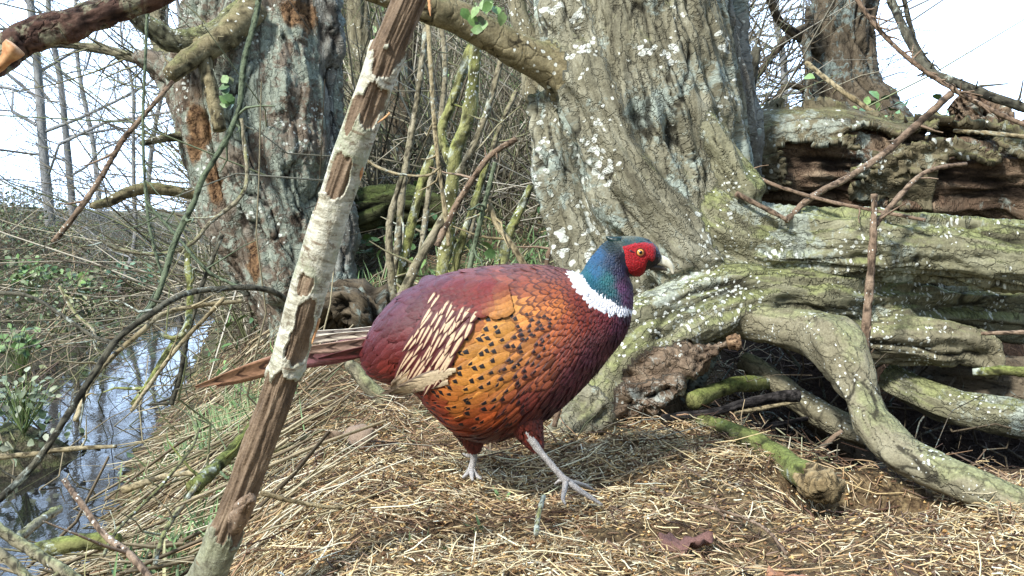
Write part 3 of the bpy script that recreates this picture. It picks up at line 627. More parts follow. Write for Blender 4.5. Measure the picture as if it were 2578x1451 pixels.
# ------------------------------------------------------------------ birch pole
bp = thing('birch_pole', 'leaning birch pole with peeling white bark in front of the pheasant tail', 'pole', P(520, 1470, 1.26))
PL = [(500, 1500, 44), (535, 1420, 42), (575, 1320, 39), (620, 1210, 40), (665, 1090, 41), (700, 990, 40), (735, 880, 40), (765, 770, 42), (800, 650, 42), (840, 520, 40), (880, 400, 40), (925, 270, 39), (975, 130, 40), (1030, 0, 40), (1070, -110, 40), (1130, -300, 40)]
PD = (1.25, 1.06)
def birch_mat():
    m = M_('birch_bark', 0.75, 0.25); bk = m.attr('bk'); s = m.xyz(bk, 2)
    wob = m.noise(bk, 45, 5, 0.7); a = m.noise(m.map(bk, (2.4, 2.4, 1)), 7.5, 4, 0.6)
    st = m.map(bk, (0.25, 0.25, 1)); lines = m.noise(st, 190, 3, 0.6)
    white = m.ramp(lines, [(0.3, lin((138, 130, 108))), (0.48, lin((192, 188, 166))), (0.7, lin((220, 218, 200)))])
    white = m.mix(m.ss(m.noise(bk, 24, 5, 0.7), 0.46, 0.62, 0, 0.75), white, lin((156, 160, 130)))
    white = m.mix(m.ss(m.noise(bk, 70, 5, 0.75), 0.56, 0.64, 0, 0.7), white, lin((104, 88, 68)))
    zw_ = m.xyz(m.geo('Position'), 2)
    white = m.mix(m.ss(m.math('ADD', zw_, m.math('MULTIPLY', m.math('SUBTRACT', m.noise(bk, 16, 5, 0.7), 0.5), 0.25)), 0.06, 0.12, 0.85, 0), white, m.ramp(m.noise(bk, 60, 5, 0.7), [(0.35, lin((84, 82, 62))), (0.6, lin((150, 152, 122)))]))
    lent = m.ss(m.voro(m.map(bk, (0.35, 0.35, 1.6)), 60), 0.10, 0.2, 0.7, 0)
    white = m.mix(lent, white, lin((120, 96, 70)))
    brown = m.ramp(m.noise(m.map(bk, (1, 1, 0.35)), 46, 6, 0.72), [(0.3, lin((78, 64, 50))), (0.52, lin((126, 107, 86))), (0.72, lin((166, 147, 122)))])
    hh = m.attr('hh', 'Fac')
    c = m.mix(m.ss(hh, 0.45, 0.55), brown, white)
    n3 = m.noise(bk, 330, 3, 0.7)
    c = m.mix(1.0, c, m.ramp(n3, [(0.25, (0.72,)*3), (0.75, (1.2,)*3)]), 'MULTIPLY')
    return m.out(c, m.bump(m.math('ADD', m.math('MULTIPLY', lines, 0.5), m.math('ADD', n3, m.noise(m.map(bk, (1, 1, 0.2)), 110, 4))), 0.8, 0.002))
pts, rad = pp(PL, PD)
PEELS = [(10, 112, 0.3, 9), (158, 34, 0.25, 0.6), (262, 50, 0.5, 0.8), (296, 44, -0.6, 0.55), (440, 50, -0.15, 0.72), (525, 22, -1.3, 0.5), (712, 28, -0.1, 0.5), (815, 84, 0.5, 0.75), (1030, 96, 0.1, 9), (1190, 165, 0.1, 9)]
# where the white bark is peeled away: (y, half length, facing angle, angular half width), lengths in photo px at this depth
def pole_disp(bk, th, S):
    C = catmull(np.column_stack([pts, rad]), S.shape[0]); zz = C[:, 2][:, None]
    n1 = fbm(np.stack([np.cos(th)*2.2, np.sin(th)*2.2, S*26], -1), 4, 71); n2 = fbm(bk*60, 3, 72)
    k = np.full(S.shape, -9.0)
    for yy, hl, tc_, hw in PEELS:
        f = (yy-PL[0][1])/(PL[-1][1]-PL[0][1]); z0 = P(900, yy, PD[0]+(PD[1]-PD[0])*np.clip(f, 0, 1))[2]
        dt = np.abs((th-tc_+math.pi) % (2*math.pi)-math.pi)/hw; dz = np.abs(zz-z0)/(hl*PM(1.3))
        k = np.maximum(k, 1-np.maximum(dz, dt)**1.0*0.55-np.hypot(dz, dt)*0.45)
    k = k+0.36*n1+0.24*n2-0.06
    white = 1-sstep(-0.02, 0.03, k)
    fib = fbm(np.stack([np.cos(th)*4, np.sin(th)*4, S*9], -1), 5, 77)+0.9*(np.clip(furrow(70, 1.0, 0.10, 9)(bk, th, S)[1], 0, 1)-0.8)
    d = white*(0.0018+0.0007*n2)+(1-white)*(0.0042*fib-0.0008)+sstep(-0.22, -0.02, k)*white*0.0016
    return d, white
g = Geo(); tube(g, pts, rad, 150, 0.0025, pole_disp, lobe=0.07, seed=7)
g.build('stem', birch_mat(), bp)
peelm = M_('peeled_orange_bark', 0.6, 0.3); peelm = peelm.out(peelm.ramp(peelm.noise(peelm.obj(), 160, 3), [(0.3, lin((168, 112, 70))), (0.7, lin((216, 170, 120)))]))
def peel(lst, w0, d, flip=1):
    """a curled strip of bark standing off the pole"""
    q = catmull(np.array([P(x, y, d) for x, y in lst]), 14); g = Geo(); V = []
    ax = nrm(q[-1]-q[0]); sd = nrm(np.cross(ax, (0, -1, 0)))
    for k, c in enumerate(q):
        w = w0*PM(d)*min(1, 0.25+0.12*k)*(1+0.3*random.uniform(-1, 1))
        for j in range(5):
            a = (j-2)/2; V.append(c+sd*flip*w*a+np.array((0, -1, 0))*(0.5*w*(1-a*a))+np.array((0, -1, 0))*0.002)
    g.add(V, gridq(14, 5, False)); ob = g.build('bark_curl', peelm, bp)
    md = ob.modifiers.new('thickness', 'SOLIDIFY'); md.thickness = 0.0012; return ob
for lst, w0 in [([(948, 312), (968, 298), (982, 285)], 3), ([(908, 455), (911, 430), (911, 408)], 5), ([(786, 866), (795, 835), (804, 800)], 5), ([(1084, 42), (1082, 20), (1080, -5)], 4)]:
    f_ = (1500-lst[1][1])/1800; peel(lst, w0, PD[0]+(PD[1]-PD[0])*f_-38*PM(1.2))
limb_ = [(590, 1320, 26), (610, 1300, 24), (625, 1275, 18)]
g = Geo(); p2, r2 = pp([(575, 1335, 30), (602, 1298, 26), (622, 1270, 19), (634, 1252, 12)], (1.23, 1.17)); tube(g, p2, r2, 40, 0.004, furrow(60, 0.003, 0.3, 3), lobe=0.2, seed=3)
g.build('knot', MT['browntwig'], bp)

# foreground branch, top left
fb = thing('overhanging_branch', 'thick dark branch with lichen patches crossing the top left corner', 'branch', P(160, 70, 0.8))
g = Geo(); pts, rad = pp([(-80, 210, 30), (0, 150, 38), (60, 100, 44), (180, 62, 42), (300, 18, 40), (420, -40, 40)], (0.78, 0.85))
tube(g, pts, rad, 60, 0.004, lumpy(60, 0.003, 8), lobe=0.15, seed=17)
g.build('wood', bark_mat('brown_patchy_bark', (56, 42, 36), (90, 68, 58), (120, 96, 82), lichen=0.42, lichen_col=(170, 170, 138), crack=60, bumpd=0.002), fb)
g = Geo(); pts, rad = pp([(40, 120, 26), (12, 150, 20), (-20, 185, 8)], 0.765); tube(g, pts, rad, 20, 0.004, lumpy(80, 0.003, 8), lobe=0.3, seed=18)
g.build('splinter', peelm, fb)

# ------------------------------------------------------------------ single sticks, stems and twigs
NAMES = {}
def stick(name, label, cat, lst, d, mat, group=None, sp=0, spl=0.06, lobe=0.15, seg=None, wob=0.12, seed=None):
    seed = seed if seed is not None else len(bpy.data.objects)
    pts, rad = pp(lst, d); rmax = float(rad.max())
    g = Geo(); base = pts[np.argmin(pts[:, 2])].copy()
    ln = np.linalg.norm(np.diff(pts, axis=0), axis=1).sum()
    C, R, u, w = tube(g, pts, rad, seg or (14 if rmax > 0.008 else 9), max(rmax*0.7, 0.006), lumpy(0.35/rmax, rmax*wob*1.6, seed), lobe=lobe, seed=seed)
    if sp: spurs(g, C, R, sp, spl, seed)
    return tag(g.build(name, MT[mat], None, base=base), label, cat, group)
def S2(pts, r0, r1=None):
    r1 = r0*0.8 if r1 is None else r1; n = len(pts)
    return [(x, y, r0+(r1-r0)*k/(n-1)) for k, (x, y) in enumerate(pts)]
MS = 'mossy stems between the two big trees'
stems = [
 ('upright mossy green stem, thickest of the stems behind the pheasant back', [(1199, 110), (1180, 290), (1146, 386), (1132, 531), (1112, 700), (1105, 800)], 17, 20, 2.75, 'mossy'),
 ('leaning yellow green stem joining the thick mossy stem from its upper left', [(1190, 110), (1135, 266), (1112, 330), (1128, 395), (1140, 420)], 13, 12, 2.8, 'mossy'),
 ('bright green stem slanting down left to the pheasant rump', [(1098, 370), (1060, 470), (1038, 556), (1009, 700), (1000, 780)], 12, 13, 2.7, 'mossy'),
 ('pale smooth shoot forking right from the thick mossy stem', [(1262, 150), (1226, 280), (1183, 386), (1154, 438)], 8, 10, 2.72, 'stem'),
 ('long grey stem just right of the birch pole, leaning slightly left', [(1075, 60), (1048, 266), (1019, 435), (1004, 580), (990, 720)], 8, 10, 2.85, 'stem'),
 ('thin straight brown stem crossing in front of the mossy stems', [(1077, 40), (1091, 266), (1101, 386), (1125, 565), (1130, 620)], 7, 6, 2.6, 'tantwig'),
 ('pale tan stem bowed to the left above the pheasant rump', [(1012, 440), (985, 540), (979, 600), (986, 700), (992, 760)], 8, 11, 2.65, 'stem'),
 ('dark brown stick leaning across the stems down to the left', [(1300, 350), (1231, 396), (1164, 492), (1128, 560), (1100, 620)], 8, 9, 2.6, 'browntwig'),
 ('thin dark green shoot with a whitened top standing by the pheasant shoulder', [(1246, 410), (1222, 507), (1198, 604), (1180, 690)], 6, 7, 2.55, 'greentwig'),
 ('olive stem leaning left between dark shoot and thick mossy stem', [(1226, 410), (1188, 531), (1154, 642), (1135, 730)], 9, 11, 2.7, 'mossy'),
 ('stout grey lichened stem slanting low to the left above the pheasant back', [(1124, 540), (1062, 642), (1030, 710), (1000, 780)], 12, 15, 2.62, 'stem'),
 ('short leaning mossy stem nearest the big tree trunk', [(1336, 470), (1300, 550), (1278, 600), (1262, 690)], 10, 14, 2.62, 'mossy'),
 ('pale peeling stick leaning right beside the short mossy stem', [(1231, 515), (1252, 570), (1285, 612), (1330, 685)], 7, 9, 2.56, 'tantwig'),
 ('slender grey stem rising behind the birch pole top', [(1100, -20), (1120, 150), (1110, 300), (1080, 480), (1060, 640)], 7, 8, 3.0, 'stem'),
 ('thin leaning rod between the pale shoot and the trunk', [(1300, 230), (1255, 330), (1218, 450), (1180, 600)], 6, 8, 3.0, 'stem'),
 ('slim grey rod low behind the pheasant shoulder, leaning left', [(1440, 560), (1390, 620), (1370, 690)], 6, 7, 2.6, 'browntwig'),
]
for lab, q, r0, r1, d, mt in stems:
    stick('mossy_sapling' if mt == 'mossy' else 'thin_sapling', lab, 'stem', S2(q, r0, r1), (d, d-0.04), mt, MS, sp=3, spl=0.12)
stick('white_twig', 'bent whitish twig looping right from the birch pole', 'twig', S2([(905, 385), (940, 415), (1000, 438), (1075, 442), (1110, 420)], 4, 3), 2.4, 'tantwig')
# left foreground twigs
TW = 'twigs and stems in front of the ditch'
tw = [
 ('green_bramble', 'long green bramble stem arching from the tree top down to the ditch', [(655, -20), (640, 60), (616, 150), (602, 270), (570, 350), (510, 450), (488, 510), (440, 610), (412, 700), (380, 775), (300, 850)], 8, 8, (2.0, 1.9), 'greentwig', 8),
 ('dark_branch', 'dark arching branch bending from the birch pole over the water', [(735, 775), (700, 740), (640, 725), (560, 727), (480, 737), (430, 757), (385, 787), (300, 850), (240, 935), (170, 1045), (90, 1165), (-20, 1275)], 7, 10, (1.9, 1.55), 'darktwig', 6),
 ('olive_twig', 'olive twig hanging down the flaky trunk then curving left over the bank', [(608, 300), (622, 440), (602, 500), (530, 560), (480, 615), (400, 640), (300, 628), (245, 598)], 6, 5, (2.6, 2.4), 'stem', 5),
 ('grey_stick', 'straight grey stick slanting from the sky down to the left bank', [(435, 205), (385, 265), (312, 350), (270, 420), (220, 500), (135, 612)], 6, 8, (2.7, 2.6), 'browntwig', 3),
 ('hanging_shoot', 'thin grey stem hanging straight down before the sky left of the tree', [(372, -20), (366, 150), (360, 300), (366, 480), (382, 600), (412, 705)], 4, 4, (2.3, 2.2), 'greentwig', 12),
 ('green_shoot', 'thin green shoot slanting right below the arched stub of the flaky tree', [(365, 505), (440, 590), (520, 680), (605, 725)], 4, 4, (2.2, 2.1), 'greentwig', 4),
 ('dark_runner', 'dark thin runner curving in from the left edge above the water', [(-20, 738), (70, 745), (150, 790), (230, 845), (287, 864)], 5, 5, (2.0, 1.85), 'darktwig', 4),
 ('pale_runner', 'pale crooked runner on the left bank beside the dark runner', [(150, 722), (190, 790), (235, 832), (241, 875), (268, 900)], 5, 4, (2.1, 1.95), 'stem', 3),
 ('tan_twig', 'tan twig bending over the stream from the birch pole', [(610, 758), (500, 770), (412, 790), (360, 832), (280, 902), (228, 965), (190, 1060)], 6, 7, (2.1, 1.8), 'tantwig', 4),
 ('mossy_twig', 'knobbly mossy twig standing in the ditch edge with a hooked side', [(472, 640), (478, 760), (470, 822), (440, 862), (410, 905), (380, 960), (335, 1020)], 9, 9, (2.1, 1.9), 'mossy', 3),
 ('hooked_twig', 'short curled twig hooked onto the knobbly mossy twig', [(398, 838), (425, 850), (455, 846), (474, 818)], 5, 7, (1.98, 1.98), 'mossy', 0),
 ('bleached_twig', 'bleached straight twig crossing the mossy twig', [(565, 750), (450, 872), (380, 965), (330, 1035)], 6, 5, (2.0, 1.85), 'tantwig', 2),
 ('dark_shoot', 'dark upright stem leaning over the grass by the stream', [(560, 590), (505, 730), (472, 850), (452, 950), (430, 1020)], 6, 7, (2.15, 2.1), 'darktwig', 5),
 ('floating_stick', 'light brown stick lying out over the water from the left edge', [(-20, 1152), (60, 1146), (180, 1130), (295, 1124)], 9, 5, (1.75, 1.8), 'tantwig', 1),
 ('rough_stick', 'rough grey stick leaning in at bottom left with a broken top', [(162, 1210), (200, 1262), (262, 1345), (330, 1400), (390, 1470)], 8, 10, (1.5, 1.25), 'browntwig', 2),
 ('thick_stick', 'thick olive stick slanting across the bottom left corner', [(-30, 1315), (80, 1388), (150, 1430), (230, 1490)], 15, 15, (1.15, 1.05), 'limb2', 1),
 ('corner_stick', 'second olive stick below the thick one in the very corner', [(-30, 1370), (40, 1425), (100, 1490)], 13, 14, (1.05, 1.0), 'limb2', 0),
 ('cut_stub', 'short cut stub poking up from the thick corner stick', [(40, 1360), (100, 1312), (148, 1282)], 13, 11, (1.25, 1.4), 'stem', 0),
 ('thin_rod', 'thin upright rod rising from the bottom bank toward the stream', [(260, 1400), (300, 1330), (400, 1230), (480, 1130), (500, 1080)], 5, 4, (1.5, 1.9), 'stem', 2),
 ('mossy_log', 'yellow mossy branch lying beside the birch pole foot', [(690, 1020), (625, 1090), (570, 1150), (530, 1190), (485, 1228)], 14, 20, (1.95, 1.75), 'mossgreen', 2),
 ('bank_branch', 'grey branch running down the near bank from the mossy branch', [(500, 1215), (440, 1300), (410, 1350), (390, 1420)], 8, 6, (1.68, 1.5), 'stem', 2),
 ('lichen_log', 'yellow lichen crusted log lying at the water edge bottom left', [(80, 1392), (160, 1372), (240, 1362), (300, 1365)], 22, 24, (1.6, 1.6), 'mossgreen', 0),
 ('pale_root', 'pale bare root lying from the birch pole foot toward the feet', [(655, 1240), (720, 1258), (790, 1272), (860, 1280)], 7, 5, (1.42, 1.45), 'tantwig', 0),
 ('bank_stick', 'pale barkless stick lying flat along the water edge', [(310, 1235), (380, 1210), (440, 1195), (520, 1190)], 10, 6, (1.9, 1.85), 'tantwig', 1),
]
for nm, lab, q, r0, r1, d, mt, sp in tw:
    stick(nm, lab, 'twig' if 'stick' not in nm and 'log' not in nm else ('stick' if 'stick' in nm else 'log'), S2(q, r0, r1), d, mt, TW, sp=sp, spl=0.09)
# sticks on and under the limbs
ST = 'sticks around the fallen limbs'
for nm, lab, q, r0, r1, d, mt, sp in [
 ('upright_twig', 'upright pinkish brown twig standing before the curved limb', [(2175, 955), (2178, 860), (2188, 740), (2198, 600), (2202, 490)], 13, 9, (1.95, 2.0), 'browntwig', 2),
 ('forked_twig', 'forked brown twig rising right from the top of the upright twig', [(2203, 568), (2255, 505), (2320, 440), (2380, 420), (2432, 413)], 8, 5, (2.0, 2.1), 'browntwig', 3),
 ('leaning_stick', 'long brown stick leaning up over the rotting log to the sky', [(1978, 556), (2045, 495), (2130, 450), (2220, 392), (2300, 322), (2395, 236)], 8, 10, (2.12, 2.3), 'browntwig', 2),
 ('thin_cross_twig', 'thin twig slanting down right across the rotting log front', [(1840, 413), (1950, 466), (2090, 508), (2200, 530), (2330, 555)], 5, 5, (2.2, 2.05), 'browntwig', 3),
 ('short_twig', 'short brown twig lying on the mossy limb below the rotting log', [(1852, 488), (1920, 522), (1982, 554)], 8, 6, (2.12, 2.1), 'browntwig', 0),
 ('white_stick', 'pale bare stick leaning on the hollow tree against the sky', [(2030, 158), (2110, 222), (2215, 295)], 6, 8, (2.9, 2.75), 'tantwig', 2),
 ('dead_spike', 'dark broken spike standing against the sky left of the hollow tree', [(1885, 310), (1890, 220), (1906, 120)], 15, 12, (2.8, 2.8), 'darktwig', 3),
 ('black_branch', 'black wet branch lying in the hollow under the limbs', [(1665, 1052), (1780, 1040), (1870, 1018), (1950, 1000), (2010, 998)], 10, 16, (2.0, 2.05), 'black', 0),
 ('thin_black_stick', 'thin black stick just below the wet branch', [(1690, 1058), (1800, 1062), (1910, 1074), (2040, 1052)], 9, 6, (2.0, 2.15), 'black', 0),
 ('green_branch', 'bright green mossy branch end in the hollow beside the burr', [(1745, 1010), (1800, 985), (1860, 968), (1930, 965)], 24, 18, (2.02, 2.2), 'mossgreen', 0),
 ('pale_rod', 'thin pale rod above the black sticks in the hollow', [(1850, 1042), (1920, 1028), (2010, 1012)], 6, 5, (2.05, 2.1), 'tantwig', 0),
 ('green_log', 'green log with earthy sawn end pushing out of the hollow', [(1770, 1062), (1840, 1085), (1920, 1125), (1990, 1175), (2035, 1202)], 22, 36, (2.0, 1.62), 'mossgreen', 0),
 ('bright_stick', 'short bright green stick at the right edge under the limbs', [(2450, 938), (2520, 934), (2640, 940)], 12, 15, (1.95, 1.9), 'mossgreen', 0),
 ('support_post', 'short dark post under the curved limb at lower right', [(2378, 1230), (2368, 1290), (2355, 1350)], 22, 20, (1.72, 1.66), 'dim', 0),
 ('hanging_tip', 'pale pointed twig tip dangling in the dark hollow', [(2120, 1085), (2095, 1105), (2065, 1130)], 5, 9, (1.95, 1.95), 'browntwig', 0),
 ('right_twig', 'thin brown twig sticking in from the right edge', [(2470, 840), (2540, 838), (2640, 835)], 5, 6, (1.95, 1.9), 'browntwig', 0),
 ('ground_twig', 'long grey twig lying on the straw at lower right', [(1640, 1230), (1740, 1265), (1860, 1300), (1930, 1335), (1980, 1395)], 4, 5, (1.6, 1.25), 'browntwig', 1),
 ('lichen_stick', 'lichened upright stick poking from the straw below the front foot', [(1368, 1250), (1355, 1300), (1350, 1345)], 7, 7, (1.46, 1.36), 'stem', 0),
 ('leaning_twig', 'dark twig leaning against the tree base behind the thigh', [(1395, 1075), (1410, 1020), (1432, 972)], 7, 8, (1.95, 1.95), 'browntwig', 0),
 ('grey_log', 'grey angled branch half buried behind the pheasant tail', [(985, 1035), (945, 990), (905, 945), (880, 915)], 22, 17, (2.3, 2.4), 'limb2', 1),
 ('thorny_branch', 'thorny dark branch crossing the white sky at top right', [(2230, -30), (2270, 60), (2330, 170), (2400, 205), (2500, 245), (2640, 290)], 11, 13, (2.6, 2.3), 'darktwig', 26),
 ('thorny_runner', 'thin thorny runner below the thick branch in the right sky', [(2140, -30), (2200, 60), (2290, 150), (2400, 225), (2500, 280), (2640, 340)], 6, 7, (2.3, 2.2), 'browntwig', 22),
 ('forking_branch', 'slim branch forking upward from the thorny dark branch', [(2355, 185), (2310, 120), (2290, 60), (2270, -30)], 8, 6, (2.62, 2.6), 'darktwig', 10),
 ('grey_twig', 'grey straight twig lying over the right end of the log', [(2400, 330), (2480, 335), (2640, 352)], 5, 7, (2.35, 2.3), 'tantwig', 0),
]:
    c = 'stick' if ('stick' in nm or 'rod' in nm or 'spike' in nm) else 'post' if 'post' in nm else 'log' if 'log' in nm else 'branch' if 'branch' in nm else 'twig'
    stick(nm, lab, c, S2(q, r0, r1), d, mt, ST, sp=sp, spl=0.05)
g = Geo(); pts, rad = pp([(2022, 1195, 36), (2050, 1210, 44), (2080, 1222, 44), (2100, 1232, 36)], (1.63, 1.56))
tube(g, pts, rad, 50, 0.003, lumpy(24, 0.010, 9), lobe=0.45, seed=9)
lg = [o for o in bpy.data.objects if o.name == 'green_log'][0]
ob = g.build('sawn_end', bark_mat('earthy_cut_wood', (100, 84, 58), (142, 124, 90), (170, 152, 116), crack=50, stretch=1, bumpd=0.004), lg)

# mossy dark bank lumps behind the stems
for k, (lab, q, mt, d) in enumerate([
    ('dark mossy fallen log behind the birch pole and stems', [(880, 545, 40), (960, 520, 46), (1050, 520, 44), (1140, 545, 36)], 'darkmoss', (3.5, 3.6)),
    ('squat mossy stump right of the birch pole above the tail', [(800, 830, 60), (840, 770, 70), (895, 770, 76), (950, 830, 56)], 'dim', (3.02, 2.98)),
    ('dark ridged trunk standing deep behind the birch pole', [(1015, -60, 34), (1010, 150, 33), (1008, 300, 36), (1000, 420, 44)], 'dim', (4.6, 4.6)),
    ('ivy draped slim trunk far behind left of the birch pole', [(900, -60, 26), (905, 150, 26), (900, 300, 28), (905, 440, 30)], 'limb2', (5.0, 5.0))]):
    g = Geo(); pts, rad = pp(q, d); tube(g, pts, rad, 60, 0.015, (lumpy(14, 0.06, 60+k) if k == 1 else furrow(14, 0.025, 0.25, 60+k)), lobe=0.3, seed=60+k)
    tag(g.build('mossy_stump' if k == 1 else 'fallen_log' if k == 0 else 'tree_trunk', MT[mt], None, base=pts[np.argmin(pts[:, 2])]), lab, 'stump' if k == 1 else 'log' if k == 0 else 'tree')

# ------------------------------------------------------------------ bare trees on the sky line
def bare_tree(label, px, py0, d, h, r, seed, lean=0.0, n1=26):
    r_ = np.random.default_rng(seed); b = P(px, py0, d); b[2] = min(b[2], float(ground_z(b[0], b[1]))+0.02)
    root = thing('bare_tree', label, 'tree', b, 'slender bare trees against the sky on the left')
    tp = np.array([b+np.array((lean*h*t*t+0.10*math.sin(5*t+seed)+0.03*math.sin(13*t+seed*2), 0.06*math.cos(4*t), h*t)) for t in np.linspace(0, 1, 7)])
    g = Geo(); tube(g, tp, r*np.linspace(1, 0.25, 7), 10, 0.1, lobe=0.1, seed=seed); g.build('trunk', MT['far'], root)
    P0, D0, L0, R0 = [], [], [], []
    tt = r_.uniform(0.08, 0.98, n1); k = tt*6; i = np.minimum(k.astype(int), 5); f = (k-i)[:, None]
    p0 = tp[i]*(1-f)+tp[i+1]*f; az = r_.uniform(0, 6.28, n1)
    d0 = np.stack([np.cos(az), np.sin(az)*0.7, r_.uniform(-0.05, 0.9, n1)], -1)
    ln = h*(0.42-0.2*tt)*r_.uniform(0.6, 1.2, n1); rr = r*0.38*(1.1-tt*0.7)
    g = Geo()
    for lev in range(3):
        Pk = curvy(p0, d0, ln, 6, 0.32, 0.04); batch(g, Pk, rr[:, None]*np.linspace(1, 0.4, 6)[None], 4 if lev < 1 else 3)
        m = [7, 6, 0][lev]
        if not m: break
        idx = np.repeat(np.arange(len(Pk)), m); kk = r_.integers(1, 6, len(idx)); p0 = Pk[idx, kk]
        pd = nrm(Pk[idx, np.minimum(kk, 5)]-Pk[idx, kk-1]); d0 = nrm(pd+r_.normal(size=pd.shape)*0.55); ln = ln[idx]*0.5*r_.uniform(0.6, 1.2, len(idx)); rr = np.maximum(rr[idx]*0.42, 0.0020)
    g.build('crown', MT['far'], root)
for k, a in enumerate([
    ('leftmost bare tree, thin pale trunk near the frame edge', 85, 520, 8.5, 4.2, 0.045, 1, 0.03, 20),
    ('second bare tree from left, twin of the pale one with many side twigs', 160, 520, 9.0, 4.0, 0.035, 2, 0.06, 18),
    ('third bare tree from left, thin with a leaning top', 245, 525, 10.5, 4.6, 0.028, 3, -0.06, 16),
    ('bare tree right of the hanging grey stem, low twiggy crown', 400, 530, 9.5, 3.6, 0.028, 4, 0.05, 16),
    ('rightmost bare tree, beside the flaky tree trunk', 470, 540, 8.0, 3.2, 0.03, 5, -0.05, 16),
    ('small twiggy bare tree on the bank between the pale trees and the grey stick', 300, 530, 7.5, 2.3, 0.02, 6, 0.1, 18)]):
    bare_tree(*a)
bare_tree('thin bare tree in the sky between big trunk and hollow tree', 1960, 330, 6.5, 2.2, 0.03, 8, 0.1, 26)

# ------------------------------------------------------------------ scattered cover (nobody could count it)
def scatter(n, x0, x1, y0, y1, f=None):
    x = RNG.uniform(x0, x1, n*4); y = RNG.uniform(y0, y1, n*4)
    if f is not None: k = RNG.random(n*4) < f(x, y); x, y = x[k], y[k]
    return x[:n], y[:n]
def dryland(x, y): return (ground_z(x, y, False) > ZW+0.015).astype(float)
# straw litter
g = Geo()
def straws(n, x0, x1, y0, y1, l0, l1, w0, w1, cols, f=None, lift=0.012, pitch=0.25, yaw=None, jit=0.25):
    x, y = scatter(n, x0, x1, y0, y1, f); n = len(x); z = ground_z(x, y)
    a = RNG.uniform(0, 6.28, n) if yaw is None else yaw+RNG.normal(size=n)*0.25
    nn = gnormal(x, y); d = np.stack([np.cos(a), np.sin(a), RNG.normal(size=n)*pitch], -1)
    d[:, 2] += -(nn[:, 0]*d[:, 0]+nn[:, 1]*d[:, 1])/nn[:, 2]
    ln = l0+(l1-l0)*RNG.random(n)**2.2; r = RNG.uniform(w0, w1, n)
    p = np.stack([x, y, z+RNG.uniform(0.001, lift, n)], -1)-nrm(d)*ln[:, None]*0.5
    Pk = curvy(p, d, ln, 4, 0.12, 0.02)
    batch(g, Pk, r[:, None]*np.array([[0.8, 1, 1, 0.6]]), 3, pick(cols, n, jit))
STRAW = [(224, 206, 160), (208, 186, 138), (190, 164, 118), (234, 222, 184), (160, 134, 98), (140, 116, 88), (178, 156, 122), (206, 194, 162)]
BROWN = [(120, 92, 70), (96, 72, 58), (150, 120, 92), (78, 60, 50), (176, 150, 116), (134, 112, 92), (190, 168, 130)]
clump = lambda x, y: np.clip(0.8+1.1*fbm(np.stack([x*6, y*6, 0*x], -1), 3, 61), 0.25, 1)
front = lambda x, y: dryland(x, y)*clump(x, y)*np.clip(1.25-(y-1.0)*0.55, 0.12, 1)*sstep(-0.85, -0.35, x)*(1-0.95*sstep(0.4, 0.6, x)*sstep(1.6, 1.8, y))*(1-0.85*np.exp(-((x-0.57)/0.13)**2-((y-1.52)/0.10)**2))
straws(21000, -0.85, 1.2, 0.95, 2.3, 0.008, 0.05, 0.0005, 0.0012, STRAW, front, 0.014)
straws(8200, -0.8, 1.3, 0.95, 2.6, 0.008, 0.05, 0.0006, 0.0014, BROWN, lambda x, y: dryland(x, y)*np.clip(1.3-clump(x, y), 0.2, 1)*(1-0.9*sstep(0.4, 0.55, x)*sstep(1.65, 1.85, y)), 0.014)
straws(260, -0.8, 1.1, 1.0, 1.9, 0.06, 0.14, 0.0008, 0.0016, STRAW[:5], front, 0.022, 0.15)
tag(g.build('straw_litter', MT['straw']), kind='stuff')
# behind the bird: brown twig litter
g = Geo()
straws(9000, -1.3, 0.75, 1.75, 4.8, 0.02, 0.16, 0.0006, 0.0016, BROWN+[(150, 150, 120), (120, 124, 92), (198, 190, 164)], lambda x, y: dryland(x, y), 0.03, 0.35)
straws(1500, 0.4, 1.9, 1.75, 3.1, 0.02, 0.15, 0.0008, 0.0022, [(74, 62, 52), (54, 45, 39), (98, 82, 68)], None, 0.02, 0.3)  # litter in the right-hand hollow, coloured darker to carry the shade there
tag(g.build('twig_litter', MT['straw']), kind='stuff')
# dead reed stems lying down the near bank
g = Geo()
REED = [(206, 198, 168), (184, 174, 140), (160, 148, 114), (220, 214, 190), (132, 118, 90)]
bank = lambda x, y: dryland(x, y)*(x < -0.44-0.235*y+0.50)*(x > -0.44-0.235*y-0.05)
straws(520, -1.6, -0.1, 1.4, 3.0, 0.1, 0.38, 0.0008, 0.002, REED, bank, 0.05, 0.12, yaw=math.radians(200))
straws(1500, -1.6, -0.1, 1.2, 3.8, 0.03, 0.15, 0.0007, 0.0017, REED[1:]+BROWN, bank, 0.04, 0.3)
straws(110, -1.6, -0.2, 1.5, 3.4, 0.15, 0.55, 0.0022, 0.0048, [(150, 138, 112), (176, 166, 138), (118, 106, 86), (134, 130, 100)], bank, 0.06, 0.15, yaw=math.radians(205))
tag(g.build('dead_reeds', MT['straw']), kind='stuff')
